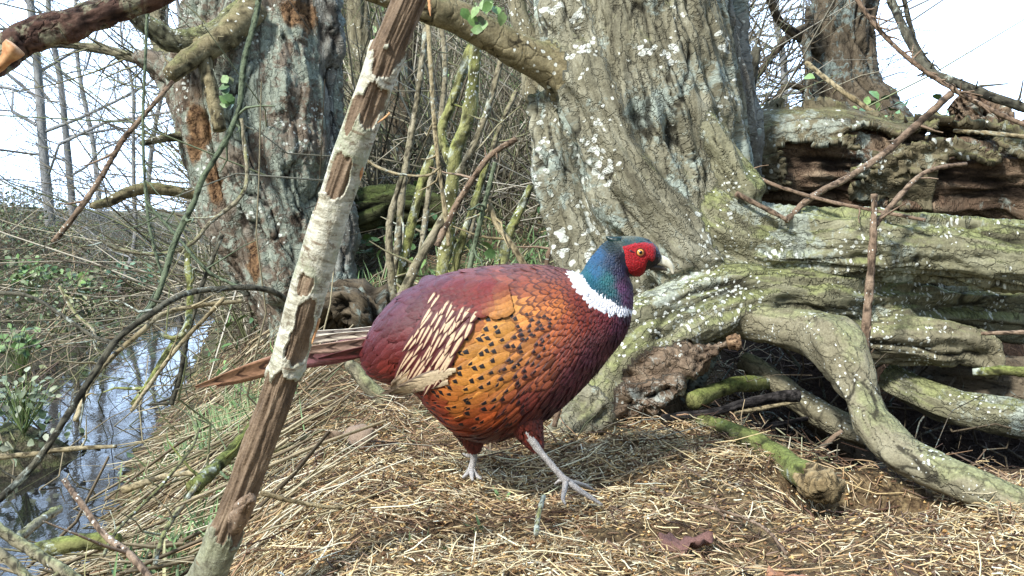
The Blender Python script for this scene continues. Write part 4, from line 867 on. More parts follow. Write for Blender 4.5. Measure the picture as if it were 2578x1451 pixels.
# crumbs and chips
g = Geo()
x, y = scatter(26000, -0.85, 1.2, 0.95, 2.2, front); n = len(x); z = ground_z(x, y)+0.001
s = RNG.uniform(0.0012, 0.0042, n)
oct_ = np.array([(1, 0, 0), (-1, 0, 0), (0, 1, 0), (0, -1, 0), (0, 0, 0.7), (0, 0, -0.7)], float)
V = np.stack([x, y, z], -1)[:, None]+oct_[None]*s[:, None, None]*RNG.uniform(0.5, 1.4, (n, 6, 1))
T = np.array([(0, 2, 4), (2, 1, 4), (1, 3, 4), (3, 0, 4), (2, 0, 5), (1, 2, 5), (3, 1, 5), (0, 3, 5)])
cc = pick([(196, 164, 108), (176, 140, 90), (150, 116, 76), (214, 190, 142), (110, 84, 62), (226, 212, 180), (132, 100, 70)], n, 0.2)
g.add(V, None, (T[None]+(np.arange(n)*6)[:, None, None]).reshape(-1, 3), Col=np.repeat(np.column_stack([cc, np.ones(n)]), 6, 0))
tag(g.build('bark_crumbs', MT['chip'], smooth=False), kind='stuff')
# dead leaves, each a thing
def dead_leaf(label, px, py, d, size, ang, col, seed):
    r = np.random.default_rng(seed); c = P(px, py, d); c[2] = float(ground_z(c[0], c[1]))+0.026; V = []; n, m = 16, 9
    for i in range(n):
        t = i/(n-1); wv = size*0.30*math.sin(math.pi*min(1, t*0.94+0.05))**0.7*(1+0.22*math.sin(t*21+seed))
        for j in range(m):
            a = (j-4)/4; V.append(((t-0.5)*size, a*wv, 0.20*size*a*abs(a)*math.sin(5*t+seed)+0.10*size*math.sin(6*t+2*a+seed)+0.02*size*math.sin(17*t+9*a)))
    V = np.array(V); ca, sa = math.cos(ang), math.sin(ang); tl_ = 0.35
    X = V[:, 0]*ca-V[:, 1]*sa; Y = V[:, 0]*sa+V[:, 1]*ca; W = np.stack([X, Y*math.cos(tl_), V[:, 2]+Y*math.sin(tl_)], -1)+c
    g = Geo(); g.add(W, gridq(n, m, False), Col=np.tile(np.append(lin(col), 1), (len(W), 1)))
    ob = g.build('dead_leaf', MT['chip'], None, base=c); md = ob.modifiers.new('thickness', 'SOLIDIFY'); md.thickness = 0.0006
    return tag(ob, label, 'leaf', 'dead leaves lying on the straw')
for k, a in enumerate([
    ('large curled purple brown dead leaf on the straw below the tree hollow', 1730, 1322, 1.36, 0.075, 0.25, (112, 84, 76)),
    ('smooth pinkish dead leaf at the bottom edge right of centre', 1985, 1408, 1.22, 0.05, -0.5, (158, 118, 92)),
    ('tan dead leaf curled between the birch pole and the rear foot', 880, 1080, 1.95, 0.09, 0.1, (140, 122, 104))]):
    dead_leaf(*a, 20+k)
# grass
g = Geo()
def grass(px, py, d, n, sp, h0, h1, cols):
    c = P(px, py, d); x = c[0]+RNG.normal(size=n)*sp; y = c[1]+RNG.normal(size=n)*sp*1.2
    p = np.stack([x, y, ground_z(x, y)-0.003], -1); dd = RNG.normal(size=(n, 3))*0.55+np.array((0.1, 0, 1.0))
    nn = RNG.normal(size=(n, 3))*0.6+np.array((0, -1, 0.3))
    leaves(g, p, nn, dd, RNG.uniform(h0, h1, n), RNG.uniform(0.003, 0.006, n), pick(cols, n, 0.2), 0.2, 0.35)
GR = [(86, 116, 70), (106, 138, 84), (76, 102, 62), (130, 154, 106), (112, 126, 84), (150, 148, 108)]
for a in [(555, 845, 2.7, 380, 0.07), (600, 900, 2.5, 200, 0.06), (480, 920, 2.6, 240, 0.07), (430, 1310, 1.65, 130, 0.05), (520, 1240, 1.72, 60, 0.04), (560, 1080, 2.0, 60, 0.05), (360, 1350, 1.6, 50, 0.05), (620, 830, 2.9, 150, 0.08), (950, 640, 3.4, 160, 0.12), (1230, 600, 3.4, 200, 0.14), (1330, 520, 3.6, 200, 0.14), (1290, 470, 4.0, 240, 0.2)]:
    grass(*a, 0.03, 0.11, GR)
for a in [(1185, 1285, 1.45, 5, 0.01), (1110, 1340, 1.36, 6, 0.012), (1240, 1210, 1.62, 5, 0.012)]: grass(*a, 0.015, 0.03, GR)
tag(g.build('grass', MT['leaf']), kind='stuff')
# left bank cover: ivy, bramble and dry stalks
g = Geo()
fL_ = lambda x, y: (x < -1.38-0.15*y)*np.clip(0.35+1.3*vnoise(np.stack([x*1.6, y*1.6, 0*x], -1), 3), 0.04, 1)
x, y = scatter(24000, -6.5, -1.6, 3.0, 10.0, fL_); n = len(x); z = ground_z(x, y)+RNG.random(n)**1.5*0.28
nn = gnormal(x, y)*0.8+RNG.normal(size=(n, 3))*0.6
leaves(g, np.stack([x, y, z], -1), nn, RNG.normal(size=(n, 3)), RNG.uniform(0.016, 0.042, n), RNG.uniform(0.008, 0.024, n), pick([(84, 104, 70), (104, 122, 84), (124, 140, 98), (140, 152, 108), (92, 108, 86), (156, 162, 128), (110, 104, 84)], n, 0.2))
x, y = scatter(2600, -1.7, 1.5, 3.3, 8.6, lambda x, y: (x > -0.25-0.25*y)*np.clip(0.2+1.2*vnoise(np.stack([x*2.2, y*2.2, 0*x], -1), 8), 0.02, 1)); n = len(x); z = ground_z(x, y)+RNG.random(n)**1.5*0.25
leaves(g, np.stack([x, y, z], -1), gnormal(x, y)+RNG.normal(size=(n, 3))*0.6, RNG.normal(size=(n, 3)), RNG.uniform(0.02, 0.05, n), RNG.uniform(0.015, 0.04, n), pick([(70, 100, 62), (96, 130, 78), (120, 150, 90)], n, 0.2))
n = 160; x = -1.46+RNG.normal(size=n)*0.13; y = 2.95+RNG.normal(size=n)*0.14; leaves(g, np.stack([x, y, ground_z(x, y)+RNG.random(n)*0.1], -1), RNG.normal(size=(n, 3))*0.6+np.array((0, -0.5, 0.8)), RNG.normal(size=(n, 3)), RNG.uniform(0.015, 0.04, n), RNG.uniform(0.01, 0.025, n), pick([(84, 104, 74), (120, 132, 104), (66, 84, 60), (150, 156, 134)], n, 0.2))
tag(g.build('ivy_cover', MT['leaf']), kind='stuff')
g = Geo()
x, y = scatter(5200, -6.5, -1.7, 2.8, 9.5, lambda x, y: (x < -1.36-0.15*y)*1.0); n = len(x)
p = np.stack([x, y, ground_z(x, y)-0.01], -1); d = nrm(RNG.normal(size=(n, 3))*np.array((1, 0.7, 0.45))+np.array((0.35, 0, 0.25)))
batch(g, curvy(p, d, RNG.uniform(0.1, 0.55, n), 4, 0.3, 0.04), RNG.uniform(0.0014, 0.004, n)[:, None]*np.array([[1, 0.9, 0.75, 0.4]]), 3, pick([(150, 132, 104), (120, 106, 88), (176, 162, 132), (98, 84, 76), (130, 118, 104), (196, 184, 158)], n, 0.2))
tag(g.build('dry_stalks', MT['straw']), kind='stuff')
# thicket behind the stems
g = Geo()
n = 5200; y = RNG.uniform(3.8, 8.2, n); x = y*RNG.uniform(-0.265, 0.19, n); z = ground_z(x, y, False)
p = np.stack([x, y, z-0.02], -1); d = nrm(RNG.normal(size=(n, 3))*np.array((0.75, 0.5, 0.5))+np.array((0, -0.1, 0.75)))
batch(g, curvy(p, d, RNG.uniform(0.3, 1.5, n), 5, 0.35, 0.035), (RNG.uniform(0.0016, 0.0060, n))[:, None]*np.array([[1, 0.85, 0.7, 0.55, 0.3]]), 3, pick([(136, 130, 108), (160, 154, 132), (110, 102, 84), (128, 132, 96), (180, 174, 156), (92, 84, 72)], n, 0.2))
n = 5200; y = RNG.uniform(4.4, 8.4, n); x = y*RNG.uniform(-0.265, 0.19, n); p = np.stack([x, y, ground_z(x, y, False)+RNG.random(n)*0.8], -1)
batch(g, curvy(p, RNG.normal(size=(n, 3)), RNG.uniform(0.1, 0.5, n), 4, 0.3, 0.04), RNG.uniform(0.0015, 0.004, n)[:, None]*np.array([[1, 0.85, 0.7, 0.4]]), 3, pick([(136, 130, 112), (164, 158, 140), (116, 110, 92), (128, 136, 98)], n, 0.2))
tag(g.build('thicket', MT['straw']), kind='stuff')
g = Geo()
n = 5200; y = RNG.uniform(5.0, 8.4, n*3); x = y*RNG.uniform(-0.265, 0.19, n*3); k = RNG.random(n*3) < np.clip(0.1+1.6*vnoise(np.stack([x*1.5, y*1.5, 0*x], -1), 21), 0.02, 1); x, y = x[k][:n], y[k][:n]; n = len(x)
p = np.stack([x, y, ground_z(x, y, False)+RNG.random(n)*0.7], -1)
leaves(g, p, RNG.normal(size=(n, 3))+np.array((0, -1, 0.5)), RNG.normal(size=(n, 3)), RNG.uniform(0.03, 0.07, n), RNG.uniform(0.025, 0.06, n), pick([(82, 112, 66), (104, 136, 82), (128, 160, 104), (150, 176, 130)], n, 0.2))
tag(g.build('thicket_leaves', MT['leaf']), kind='stuff')
# far twig haze on the sky line at the left
g = Geo()
n = 520; x = RNG.uniform(-6.2, -1.8, n); y = RNG.uniform(7.5, 11, n); z = ground_z(x, y, False)
batch(g, curvy(np.stack([x, y, z], -1), np.stack([RNG.normal(size=n)*0.5, RNG.normal(size=n)*0.3, np.ones(n)], -1), RNG.uniform(0.2, 0.8, n), 5, 0.3, 0.03), RNG.uniform(0.002, 0.005, n)[:, None]*np.array([[1, 0.8, 0.6, 0.5, 0.3]]), 3, pick([(120, 124, 118), (146, 146, 134), (104, 112, 96)], n, 0.15))
tag(g.build('hedge_twigs', MT['straw']), kind='stuff')
g = Geo()
n = 110; y = RNG.uniform(1.9, 4.8, n); x = -0.44-0.235*y+RNG.uniform(-0.55, 0.45, n); z = np.maximum(ground_z(x, y), ZW-0.05)
batch(g, curvy(np.stack([x, y, z], -1), np.stack([RNG.normal(size=n)*0.6+0.15, RNG.normal(size=n)*0.4, RNG.uniform(0.25, 1.1, n)], -1), RNG.uniform(0.15, 0.6, n), 8, 0.35, 0.03), RNG.uniform(0.0012, 0.0034, n)[:, None]*np.linspace(1, 0.4, 8)[None], 5, pick([(136, 124, 98), (104, 112, 84), (84, 76, 66), (168, 158, 128), (120, 124, 86)], n, 0.2))
tag(g.build('bramble_tangle', MT['straw']), kind='stuff')
# small green plants
def ground_hit(px, py):
    for d in np.arange(1.0, 12, 0.02):
        c = P(px, py, d)
        if c[2] <= ground_z(c[0], c[1]): return c, d
    return P(px, py, 9.0), 9.0
def plant(label, px, py, d, n, sp, sz, cols, seed, lift=0.12):
    c, dh = ground_hit(px, py+40); sc_ = dh/d; sp *= sc_; sz *= sc_; lift *= sc_; base = np.array((c[0], c[1], float(ground_z(c[0], c[1]))))
    root = thing('green_plant', label, 'plant', base, 'small green plants on the banks'); r = np.random.default_rng(seed)
    ang = r.uniform(0, 6.28, n); el = r.uniform(0.1, 1.2, n); dirs = np.stack([np.cos(ang)*np.cos(el), np.sin(ang)*np.cos(el), np.sin(el)], -1)
    tips = base+np.array((0, 0, lift*0.5))+dirs*(sp*r.uniform(0.3, 1.0, n))[:, None]
    g = Geo(); Pk = base[None, None]+(tips-base)[:, None]*np.linspace(0, 1, 4)[None, :, None]; batch(g, Pk, np.full((n, 4), 0.0012), 3, pick([(110, 130, 80)], n)); g.build('stalks', MT['straw'], root)
    g = Geo(); leaves(g, tips, np.array((0, -0.7, 0.7))+r.normal(size=(n, 3))*0.4, dirs+r.normal(size=(n, 3))*0.3, sz*r.uniform(0.6, 1.2, n), sz*r.uniform(0.5, 0.8, n), pick(cols, n, 0.15)); g.build('foliage', MT['leaf'], root)
LG = [(90, 122, 66), (110, 142, 80), (78, 106, 62), (124, 150, 96), (104, 112, 80)]
plant('bright green leafy sprout at the water edge on the far left', 55, 915, 2.5, 70, 0.068, 0.021, LG, 1)
plant('pale green plant high on the left bank near the frame edge', 80, 715, 3.6, 74, 0.102, 0.027, LG, 2)
plant('lime green plant beside the pale crooked runner', 195, 745, 3.4, 68, 0.085, 0.027, LG, 3)
plant('dark glossy leaved plant in the middle of the left bank', 335, 720, 4.2, 64, 0.119, 0.030, [(66, 104, 82), (88, 128, 100), (120, 150, 124)], 4)
plant('grey green plant in the left corner above the water', 60, 1060, 2.2, 64, 0.085, 0.018, [(120, 132, 104), (150, 158, 130), (96, 110, 84)], 5)
g = Geo(); c = P(583, 235, 1.98); n = 9
leaves(g, c+RNG.normal(size=(n, 3))*np.array((0.008, 0.006, 0.02)), np.array((0, -1, 0.3))+RNG.normal(size=(n, 3))*0.3, RNG.normal(size=(n, 3))+np.array((-0.8, 0, 0.2)), 0.022, 0.018, pick(LG, n)); tag(g.build('young_leaves', MT['leaf'], None, base=c), 'fresh green young leaves budding on the long bramble stem', 'leaves')
g = Geo(); c = P(1215, 28, 1.95); n = 14
leaves(g, c+RNG.normal(size=(n, 3))*np.array((0.018, 0.01, 0.014)), np.array((0, -1, 0.3))+RNG.normal(size=(n, 3))*0.4, RNG.normal(size=(n, 3)), 0.026, 0.02, pick(LG, n)); tag(g.build('leaf_sprig', MT['leaf'], None, base=c), 'small green leaf sprig on top of the big olive branch', 'leaves')

# ------------------------------------------------------------------ the pheasant
BD = 1.6
ph = thing('pheasant', 'copper cock pheasant with white neck ring and red face walking over the straw', 'pheasant', P(1400, 1235, BD))
SEC = [ # back point, belly point, half width (photo px)
 (905, 886, 912, 922, 10), (922, 852, 936, 950, 46), (950, 802, 985, 968, 82), (1000, 748, 1045, 990, 112), (1070, 708, 1095, 1045, 132),
 (1150, 684, 1160, 1098, 146), (1230, 672, 1240, 1112, 152), (1310, 667, 1318, 1088, 152), (1375, 671, 1402, 1035, 146), (1420, 679, 1476, 965, 132),
 (1448, 689, 1535, 895, 110), (1460, 690, 1572, 845, 90), (1470, 680, 1590, 785, 72), (1482, 658, 1592, 735, 62), (1500, 636, 1588, 708, 56),
 (1516, 617, 1584, 698, 53), (1536, 603, 1592, 697, 51), (1562, 597, 1604, 694, 49), (1598, 597, 1620, 686, 46), (1632, 605, 1638, 676, 38), (1652, 620, 1652, 668, 27), (1664, 642, 1660, 662, 13)]
NU, NV = 520, 240
A = catmull(np.array(SEC, float), NU); A[:, 4] = np.maximum(A[:, 4], 4)
phi = np.linspace(0, 2*math.pi, NV, endpoint=False); cph, sph = np.cos(phi), np.sin(phi)
ce = np.sign(cph)*np.abs(cph)**0.92; se = np.sign(sph)*np.abs(sph)**0.88
cx, cy = (A[:, 0]+A[:, 2])/2, (A[:, 1]+A[:, 3])/2; hx, hy = (A[:, 0]-A[:, 2])/2, (A[:, 1]-A[:, 3])/2
QX = cx[:, None]+hx[:, None]*ce; QY = cy[:, None]+hy[:, None]*ce; QD = A[:, 4][:, None]*se      # QD<0: near side
def W3(qx, qy, qd):
    """orthographic side-view px + depth px -> world"""
    k = PM(BD); o0 = P(1289, 725.5, BD)
    up = np.array((0, _sp, _cp)); fw = np.array((0, _cp, -_sp))
    return o0+np.stack([(qx-1289)*k, 0*qx, 0*qx], -1)+(-(qy-725.5)*k)[..., None]*up+(qd*k)[..., None]*fw
BV = W3(QX, QY, QD)
BN = np.cross(np.roll(BV, -1, 1)-np.roll(BV, 1, 1), np.gradient(BV, axis=0)); BN = nrm(BN)
BN *= np.sign(np.sum(BN*(BV-W3(cx, cy, 0*cx)[:, None]), -1, keepdims=True))
ANCH = [ # x, y, colour, spread weight
 (930, 890, (92, 34, 34)), (950, 840, (90, 36, 42)), (1000, 780, (88, 40, 54)), (1010, 860, (98, 36, 38)), (980, 930, (112, 40, 32)), (1060, 730, (94, 46, 60)), (1060, 800, (98, 40, 46)), (1040, 880, (110, 38, 40)),
 (1110, 705, (100, 50, 60)), (1150, 740, (108, 42, 42)), (1200, 700, (118, 62, 58)), (1230, 735, (124, 46, 42)), (1200, 770, (120, 40, 36)), (1300, 690, (126, 76, 70)), (1310, 725, (146, 74, 52)), (1390, 692, (130, 78, 68)), (1390, 730, (160, 84, 48)), (1440, 715, (134, 66, 48)), (1455, 750, (134, 56, 40)),
 (1300, 775, (192, 126, 62)), (1260, 830, (194, 128, 58)), (1220, 900, (198, 132, 60)), (1180, 960, (192, 122, 54)), (1150, 1020, (184, 106, 46)), (1250, 960, (190, 118, 56)), (1300, 880, (190, 118, 62)), (1340, 800, (190, 112, 54)), (1220, 1050, (160, 72, 34)), (1170, 1085, (140, 54, 26)), (1280, 1020, (158, 76, 48)),
 (1400, 780, (186, 104, 52)), (1380, 860, (176, 92, 52)), (1430, 810, (164, 76, 46)), (1350, 940, (160, 84, 56)), (1420, 880, (140, 66, 56)), (1320, 1010, (130, 56, 50)), (1340, 1060, (84, 32, 30)), (1250, 1095, (78, 30, 22)), (1200, 1108, (80, 32, 24)),
 (1470, 810, (132, 54, 44)), (1500, 850, (108, 52, 56)), (1520, 800, (112, 40, 44)), (1550, 820, (84, 34, 54)), (1575, 800, (64, 26, 44)), (1550, 860, (64, 26, 40)), (1480, 900, (104, 52, 66)), (1440, 950, (100, 48, 60)), (1500, 930, (60, 26, 36)), (1400, 1000, (88, 40, 50)), (1380, 1040, (56, 24, 28)),
 (1110, 1050, (140, 56, 28)), (1060, 1000, (126, 46, 26)), (1090, 960, (150, 70, 34))]
ANCH = [(x, y, (c[0]*0.93, c[1]*0.92, c[2]*0.88) if (y < 765 and x < 1460) or x < 1120 else (c[0], c[1]*1.05, c[2])) for x, y, c in ANCH]
HEAD = [(1500, 680, (24, 82, 116)), (1480, 690, (22, 84, 92)), (1510, 640, (28, 76, 112)), (1530, 700, (26, 92, 96)), (1545, 730, (30, 84, 88)), (1540, 650, (28, 48, 74)), (1560, 680, (38, 34, 62)), (1565, 720, (92, 52, 88)), (1582, 750, (84, 48, 78)), (1550, 755, (50, 70, 84)),
 (1575, 700, (48, 24, 46)), (1545, 620, (14, 36, 38)), (1540, 603, (14, 40, 40)), (1580, 606, (34, 70, 74)), (1610, 604, (40, 78, 84)), (1645, 615, (16, 24, 30)), (1662, 640, (14, 14, 20)), (1650, 665, (14, 14, 20)), (1620, 690, (16, 12, 18)), (1600, 690, (18, 14, 20)), (1565, 650, (24, 22, 34)), (1580, 593, (120, 120, 96)), (1560, 595, (96, 100, 82)), (1605, 594, (110, 110, 88))]
RING = np.array([(1440, 692), (1468, 688), (1478, 706), (1492, 722), (1516, 738), (1540, 752), (1566, 766), (1600, 776), (1600, 786), (1570, 790), (1545, 792), (1520, 786), (1490, 768), (1462, 738)], float)
def inpoly(x, y, Pg):
    r = np.zeros(np.shape(x), bool); j = len(Pg)-1
    for i in range(len(Pg)):
        xi, yi, xj, yj = *Pg[i], *Pg[j]
        r ^= ((yi > y) != (yj > y)) & (x < (xj-xi)*(y-yi)/(yj-yi+1e-9)+xi); j = i
    return r
def idw(x, y, AN, pw=3.6):
    s = np.zeros(np.shape(x)+(3,)); w = np.zeros(np.shape(x))
    for ax, ay, c in AN:
        k = 1/(((x-ax)**2+(y-ay)**2)+60)**(pw/2); s += k[..., None]*lin(c); w += k
    return s/w[..., None]
def coat(x, y):
    neck = sstep(-6, 6, (1.0*(x-1468)-0.62*(y-690)*1.9)*0.0+np.where(True, neckline(x, y), 0))
    c = idw(x, y, ANCH)*(1-neck[..., None])+idw(x, y, HEAD)*neck[..., None]
    n = vnoise(np.stack([x*0.16, y*0.16, 0*x], -1), 5)*2.5
    ring = inpoly(x+n, y+n, RING)
    return np.where(ring[..., None], np.array((0.92, 0.92, 0.95)), c), ring, neck
def neckline(x, y):
    """signed px: positive on the head side of the neck ring's middle line"""
    return np.where(x < 1490, (x-1462)*0.75-(y-700)*0.65, 768+(x-1540)*0.45-y)
def persp(qx, qy, qd):
    f = 1.0+np.maximum(0, -qd)*PM(BD)/BD if False else 1.0+np.abs(qd)/FPX
    return 1289+(qx-1289)*f, 725.5+(qy-725.5)*f
# --- skin, one continuous body
sx, sy = persp(QX, QY, QD); cc, rg, nk = coat(sx, sy)
g = Geo()
fine = 0.0006*fbm(np.stack([QX*0.12, QY*0.12, QD*0.12], -1), 3, 2)
V = BV+BN*(fine-0.0012*(1-nk))[..., None]
V = V.reshape(-1, 3); N0 = len(V); V = np.vstack([V, BV[0].mean(0), BV[-1].mean(0)])
j = np.arange(NV); j2 = (j+1) % NV; e = (NU-1)*NV
T = np.vstack([np.stack([j2, j, 0*j+N0], 1), np.stack([e+j, e+j2, 0*j+N0+1], 1)])
cv = np.column_stack([np.vstack([cc.reshape(-1, 3)*0.8, cc[0, :1], cc[-1, :1]]), np.ones(N0+2)])
bodyG = g; bodyG.add(V, gridq(NU, NV), T, Col=cv, fuv=np.zeros((N0+2, 3)), pat=np.zeros((N0+2, 3)))
# --- feather builder on (u, phi) of the body surface
def surf(u, v):
    u = np.clip(u, 0, NU-1.001); v = v % NV
    i = u.astype(int); k = np.floor(v).astype(int) % NV; fu = (u-i)[..., None]; fv = (v-np.floor(v))[..., None]; k2 = (k+1) % NV
    def L_(Z): return (Z[i, k]*(1-fu)+Z[i+1, k]*fu)*(1-fv)+(Z[i, k2]*(1-fu)+Z[i+1, k2]*fu)*fv
    return L_
Q3 = np.stack([QX, QY, QD], -1)
FV = np.linspace(0, 1, 7); FW = np.array([0.55, 0.8, 0.95, 1.0, 0.92, 0.68, 0.16]); FU = np.linspace(-1, 1, 5)
def place(u0, v0, Lp, Wp, slant, h0, h1, col, pat, g):
    """feathers from (u0,v0), length Lp and half width Wp in px, pointing to the tail"""
    n = len(u0); L0 = surf(u0, v0)
    du = np.linalg.norm(surf(u0+2, v0)(Q3)-surf(u0-2, v0)(Q3), axis=-1)/4+1e-3
    dv = np.linalg.norm(surf(u0, v0+2)(Q3)-surf(u0, v0-2)(Q3), axis=-1)/4+1e-3
    side = np.where(v0 % NV < NV/2, 1.0, -1.0)
    a = -FV[None, :, None]*Lp[:, None, None]; b = FU[None, None, :]*FW[None, :, None]*Wp[:, None, None]
    uu = u0[:, None, None]+(a*np.cos(slant)[:, None, None]-b*np.sin(slant)[:, None, None])/du[:, None, None]
    vv = v0[:, None, None]+side[:, None, None]*(-a*np.sin(slant)[:, None, None]+b*np.cos(slant)[:, None, None])/dv[:, None, None]
    S = surf(uu, vv); pos = S(BV); nn = nrm(S(BN))
    hgt = h0[:, None, None]+(h1-h0)[:, None, None]*FV[None, :, None]+0.0008*(1-FU[None, None, :]**2)
    pos = pos+nn*hgt[..., None]
    q = gridq(7, 5, False); Q = (q[None]+(np.arange(n)*35)[:, None, None]).reshape(-1, 4)
    fuv = np.stack(np.broadcast_arrays(FU[None, None, :]+0*a, FV[None, :, None]+0*b, RNG.random(n)[:, None, None]+0*a+0*b), -1)
    g.add(pos, Q, Col=np.repeat(np.column_stack([col, np.ones(n)]), 35, 0), fuv=fuv.reshape(-1, 3), pat=np.repeat(pat, 35, 0))
# rows of feathers from the neck back to the tail (the earlier rows lie over the later ones)
arc = np.concatenate([[0], np.cumsum(np.hypot(np.diff(cx), np.diff(cy)))]); ctr_u = lambda a_: np.interp(a_, arc, np.arange(NU))
rows = []; a_ = arc[int(NU*0.965)]
U0, V0, LL, WW, HH = [], [], [], [], []
row = 0
while a_ > 14:
    u = float(ctr_u(a_)); i = int(u)
    per = np.linalg.norm(np.diff(Q3[i], axis=0, append=Q3[i][:1]), axis=-1).sum()
    xm = cx[i]; stp = np.interp(xm, [960, 1100, 1250, 1340, 1420, 1480, 1530, 1600], [24, 25, 25, 19, 11.5, 9.5, 7, 5])
    if a_ > arc[int(NU*0.60)]: stp = min(stp, 7.5)
    n = max(8, int(per/(stp*1.05)))
    cum = np.concatenate([[0], np.cumsum(np.linalg.norm(np.diff(Q3[i], axis=0, append=Q3[i][:1]), axis=-1))])
    tgt = (np.arange(n)+0.5*(row % 2)+RNG.normal(size=n)*0.10)/n*per
    v = np.interp(tgt % per, cum, np.arange(NV+1))
    U0.append(u+RNG.normal(size=n)*0.22*stp/2); V0.append(v); LL.append(stp*2.1*RNG.uniform(0.85, 1.2, n)); WW.append(stp*0.68*RNG.uniform(0.85, 1.15, n)); a_ -= stp*0.85; row += 1
U0 = np.concatenate(U0); V0 = np.concatenate(V0); LL = np.concatenate(LL); WW = np.concatenate(WW)
q = surf(U0, V0)(Q3); qx, qy = persp(q[:, 0], q[:, 1], q[:, 2])
tx = qx-LL*0.55; ty = qy+LL*0.15
col, ring, neck = coat(np.where(neckline(qx, qy) > -22, qx, tx), np.where(neckline(qx, qy) > -22, qy, ty))
face = inpoly(qx, qy, np.array([(1560, 612), (1600, 606), (1665, 612), (1690, 690), (1600, 720), (1570, 690)], float))
LL = np.where(ring | (neck > 0.5), LL*0.75, LL)
keep = ~face & (U0 > 6)
gold = sstep(755, 800, qy+0.0*qx)*(1-sstep(1370, 1450, qx+0.35*(qy-850)))*(1-sstep(1050, 1090, qy))*sstep(1075, 1115, qx+0.1*(qy-900))
gold = gold*(1-sstep(80, 30, qy-700-0*qx))
scal = sstep(1280, 1350, qx+0.25*(qy-800))*(1-neck)*(1-sstep(1060, 1110, qy))*(1-0.75*sstep(1490, 1560, qx))
back = (1-sstep(740, 790, qy))*sstep(1180, 1300, qx)*(1-neck)
pat = np.stack([gold*(1-scal*0.4), np.maximum(scal, 0.7*back)*(1-0.0*gold), 0*gold], -1)
pat[ring | (neck > 0.5)] = 0
slant = np.clip((qy-700)/400, 0, 1)*0.5*(1-neck)
col = col*(1+0.16*RNG.normal(size=(len(col), 1))*(1-neck[:, None]*0.5)*(~ring)[:, None])
hh = np.where(neck > 0.5, 0.0005, 0.0008)
rough = sstep(1090, 1000, qx)
place(U0[keep], V0[keep], LL[keep], WW[keep], slant[keep]+RNG.normal(size=keep.sum())*0.14, 0.0*hh[keep]-0.0006, hh[keep]*RNG.uniform(0.6, 1.5, keep.sum())+0.0022*(RNG.random(keep.sum()) < 0.035)*(neck[keep] < 0.5), np.clip(col[keep], 0.003, 0.95), pat[keep], bodyG)
def plume_mat(name, rough=0.42, sheen=0.25):
    m = M_(name, rough, 0.35); c = m.attr('Col', 'Color'); f = m.attr('fuv'); p = m.attr('pat')
    u, v, r = (m.xyz(f, k) for k in range(3)); spot, edge, streak = (m.xyz(p, k) for k in range(3))
    au = m.math('ABSOLUTE', u)
    barb = m.noise(m.map(f, (14, 2.2, 40)), 1.0, 3, 0.6); ob = m.noise(m.obj(), 260, 3, 0.7)
    c = m.mix(1.0, c, m.ramp(m.math('MULTIPLY', m.math('ADD', barb, ob), 0.5), [(0.3, (0.55,)*3), (0.7, (1.4,)*3)]), 'MULTIPLY')
    shaft = m.math('MULTIPLY', m.ss(au, 0.0, 0.08, 1, 0), m.ss(v, 0.1, 0.2))
    # black tip spot, slightly skewed
    us = m.math('ADD', v, m.math('MULTIPLY', u, 0.16))
    sp = m.math('MULTIPLY', m.ss(au, 0.42, 0.54, 1, 0), m.math('MULTIPLY', m.ss(us, 0.66, 0.70), m.ss(us, 0.89, 0.94, 1, 0)))
    sp = m.math('MULTIPLY', sp, m.ss(spot, 0.25, 0.45)); c = m.mix(sp, c, (0.006, 0.005, 0.006))
    # dark feather rim
    vv = m.math('DIVIDE', m.math('SUBTRACT', v, 0.3), 0.66)
    rho = m.math('ADD', m.math('MULTIPLY', u, u), m.math('MULTIPLY', m.math('MAXIMUM', vv, 0), m.math('MAXIMUM', vv, 0)))
    rim = m.math('MULTIPLY', m.ss(rho, 0.55, 0.8), m.math('MULTIPLY', edge, m.ss(v, 0.3, 0.5))); c = m.mix(m.math('MULTIPLY', rim, 0.72), c, (0.03, 0.008, 0.012))
    # pale shaft streak with maroon borders
    aw = m.math('SUBTRACT', au, m.math('MULTIPLY', edge, 0.5)); stk = m.math('MULTIPLY', m.ss(aw, 0.14, 0.36, 1, 0), m.ss(m.math('ADD', v, m.math('MULTIPLY', edge, 0.3)), 0.25, 0.45)); c2 = m.mix(stk, (0.085, 0.014, 0.014), lin((210, 182, 146)))
    c2 = m.mix(m.math('MULTIPLY', m.ss(v, 0.90, 0.97), 0.5), c2, (0.05, 0.01, 0.01)); c2 = m.mix(1.0, c2, m.ramp(ob, [(0.3, (0.8,)*3), (0.7, (1.15,)*3)]), 'MULTIPLY')
    c = m.mix(m.ss(streak, 0.3, 0.6), c, c2)
    m.b.inputs['Sheen Weight'].default_value = sheen; m.b.inputs['Sheen Roughness'].default_value = 0.4; m.b.inputs['Sheen Tint'].default_value = (0.7, 0.6, 1.0, 1)
    return m.out(c, m.bump(m.math('ADD', barb, ob), 0.5, 0.0012))
PMAT = plume_mat('plumage', 0.42, 0.05)
bodyG.build('body', PMAT, ph)
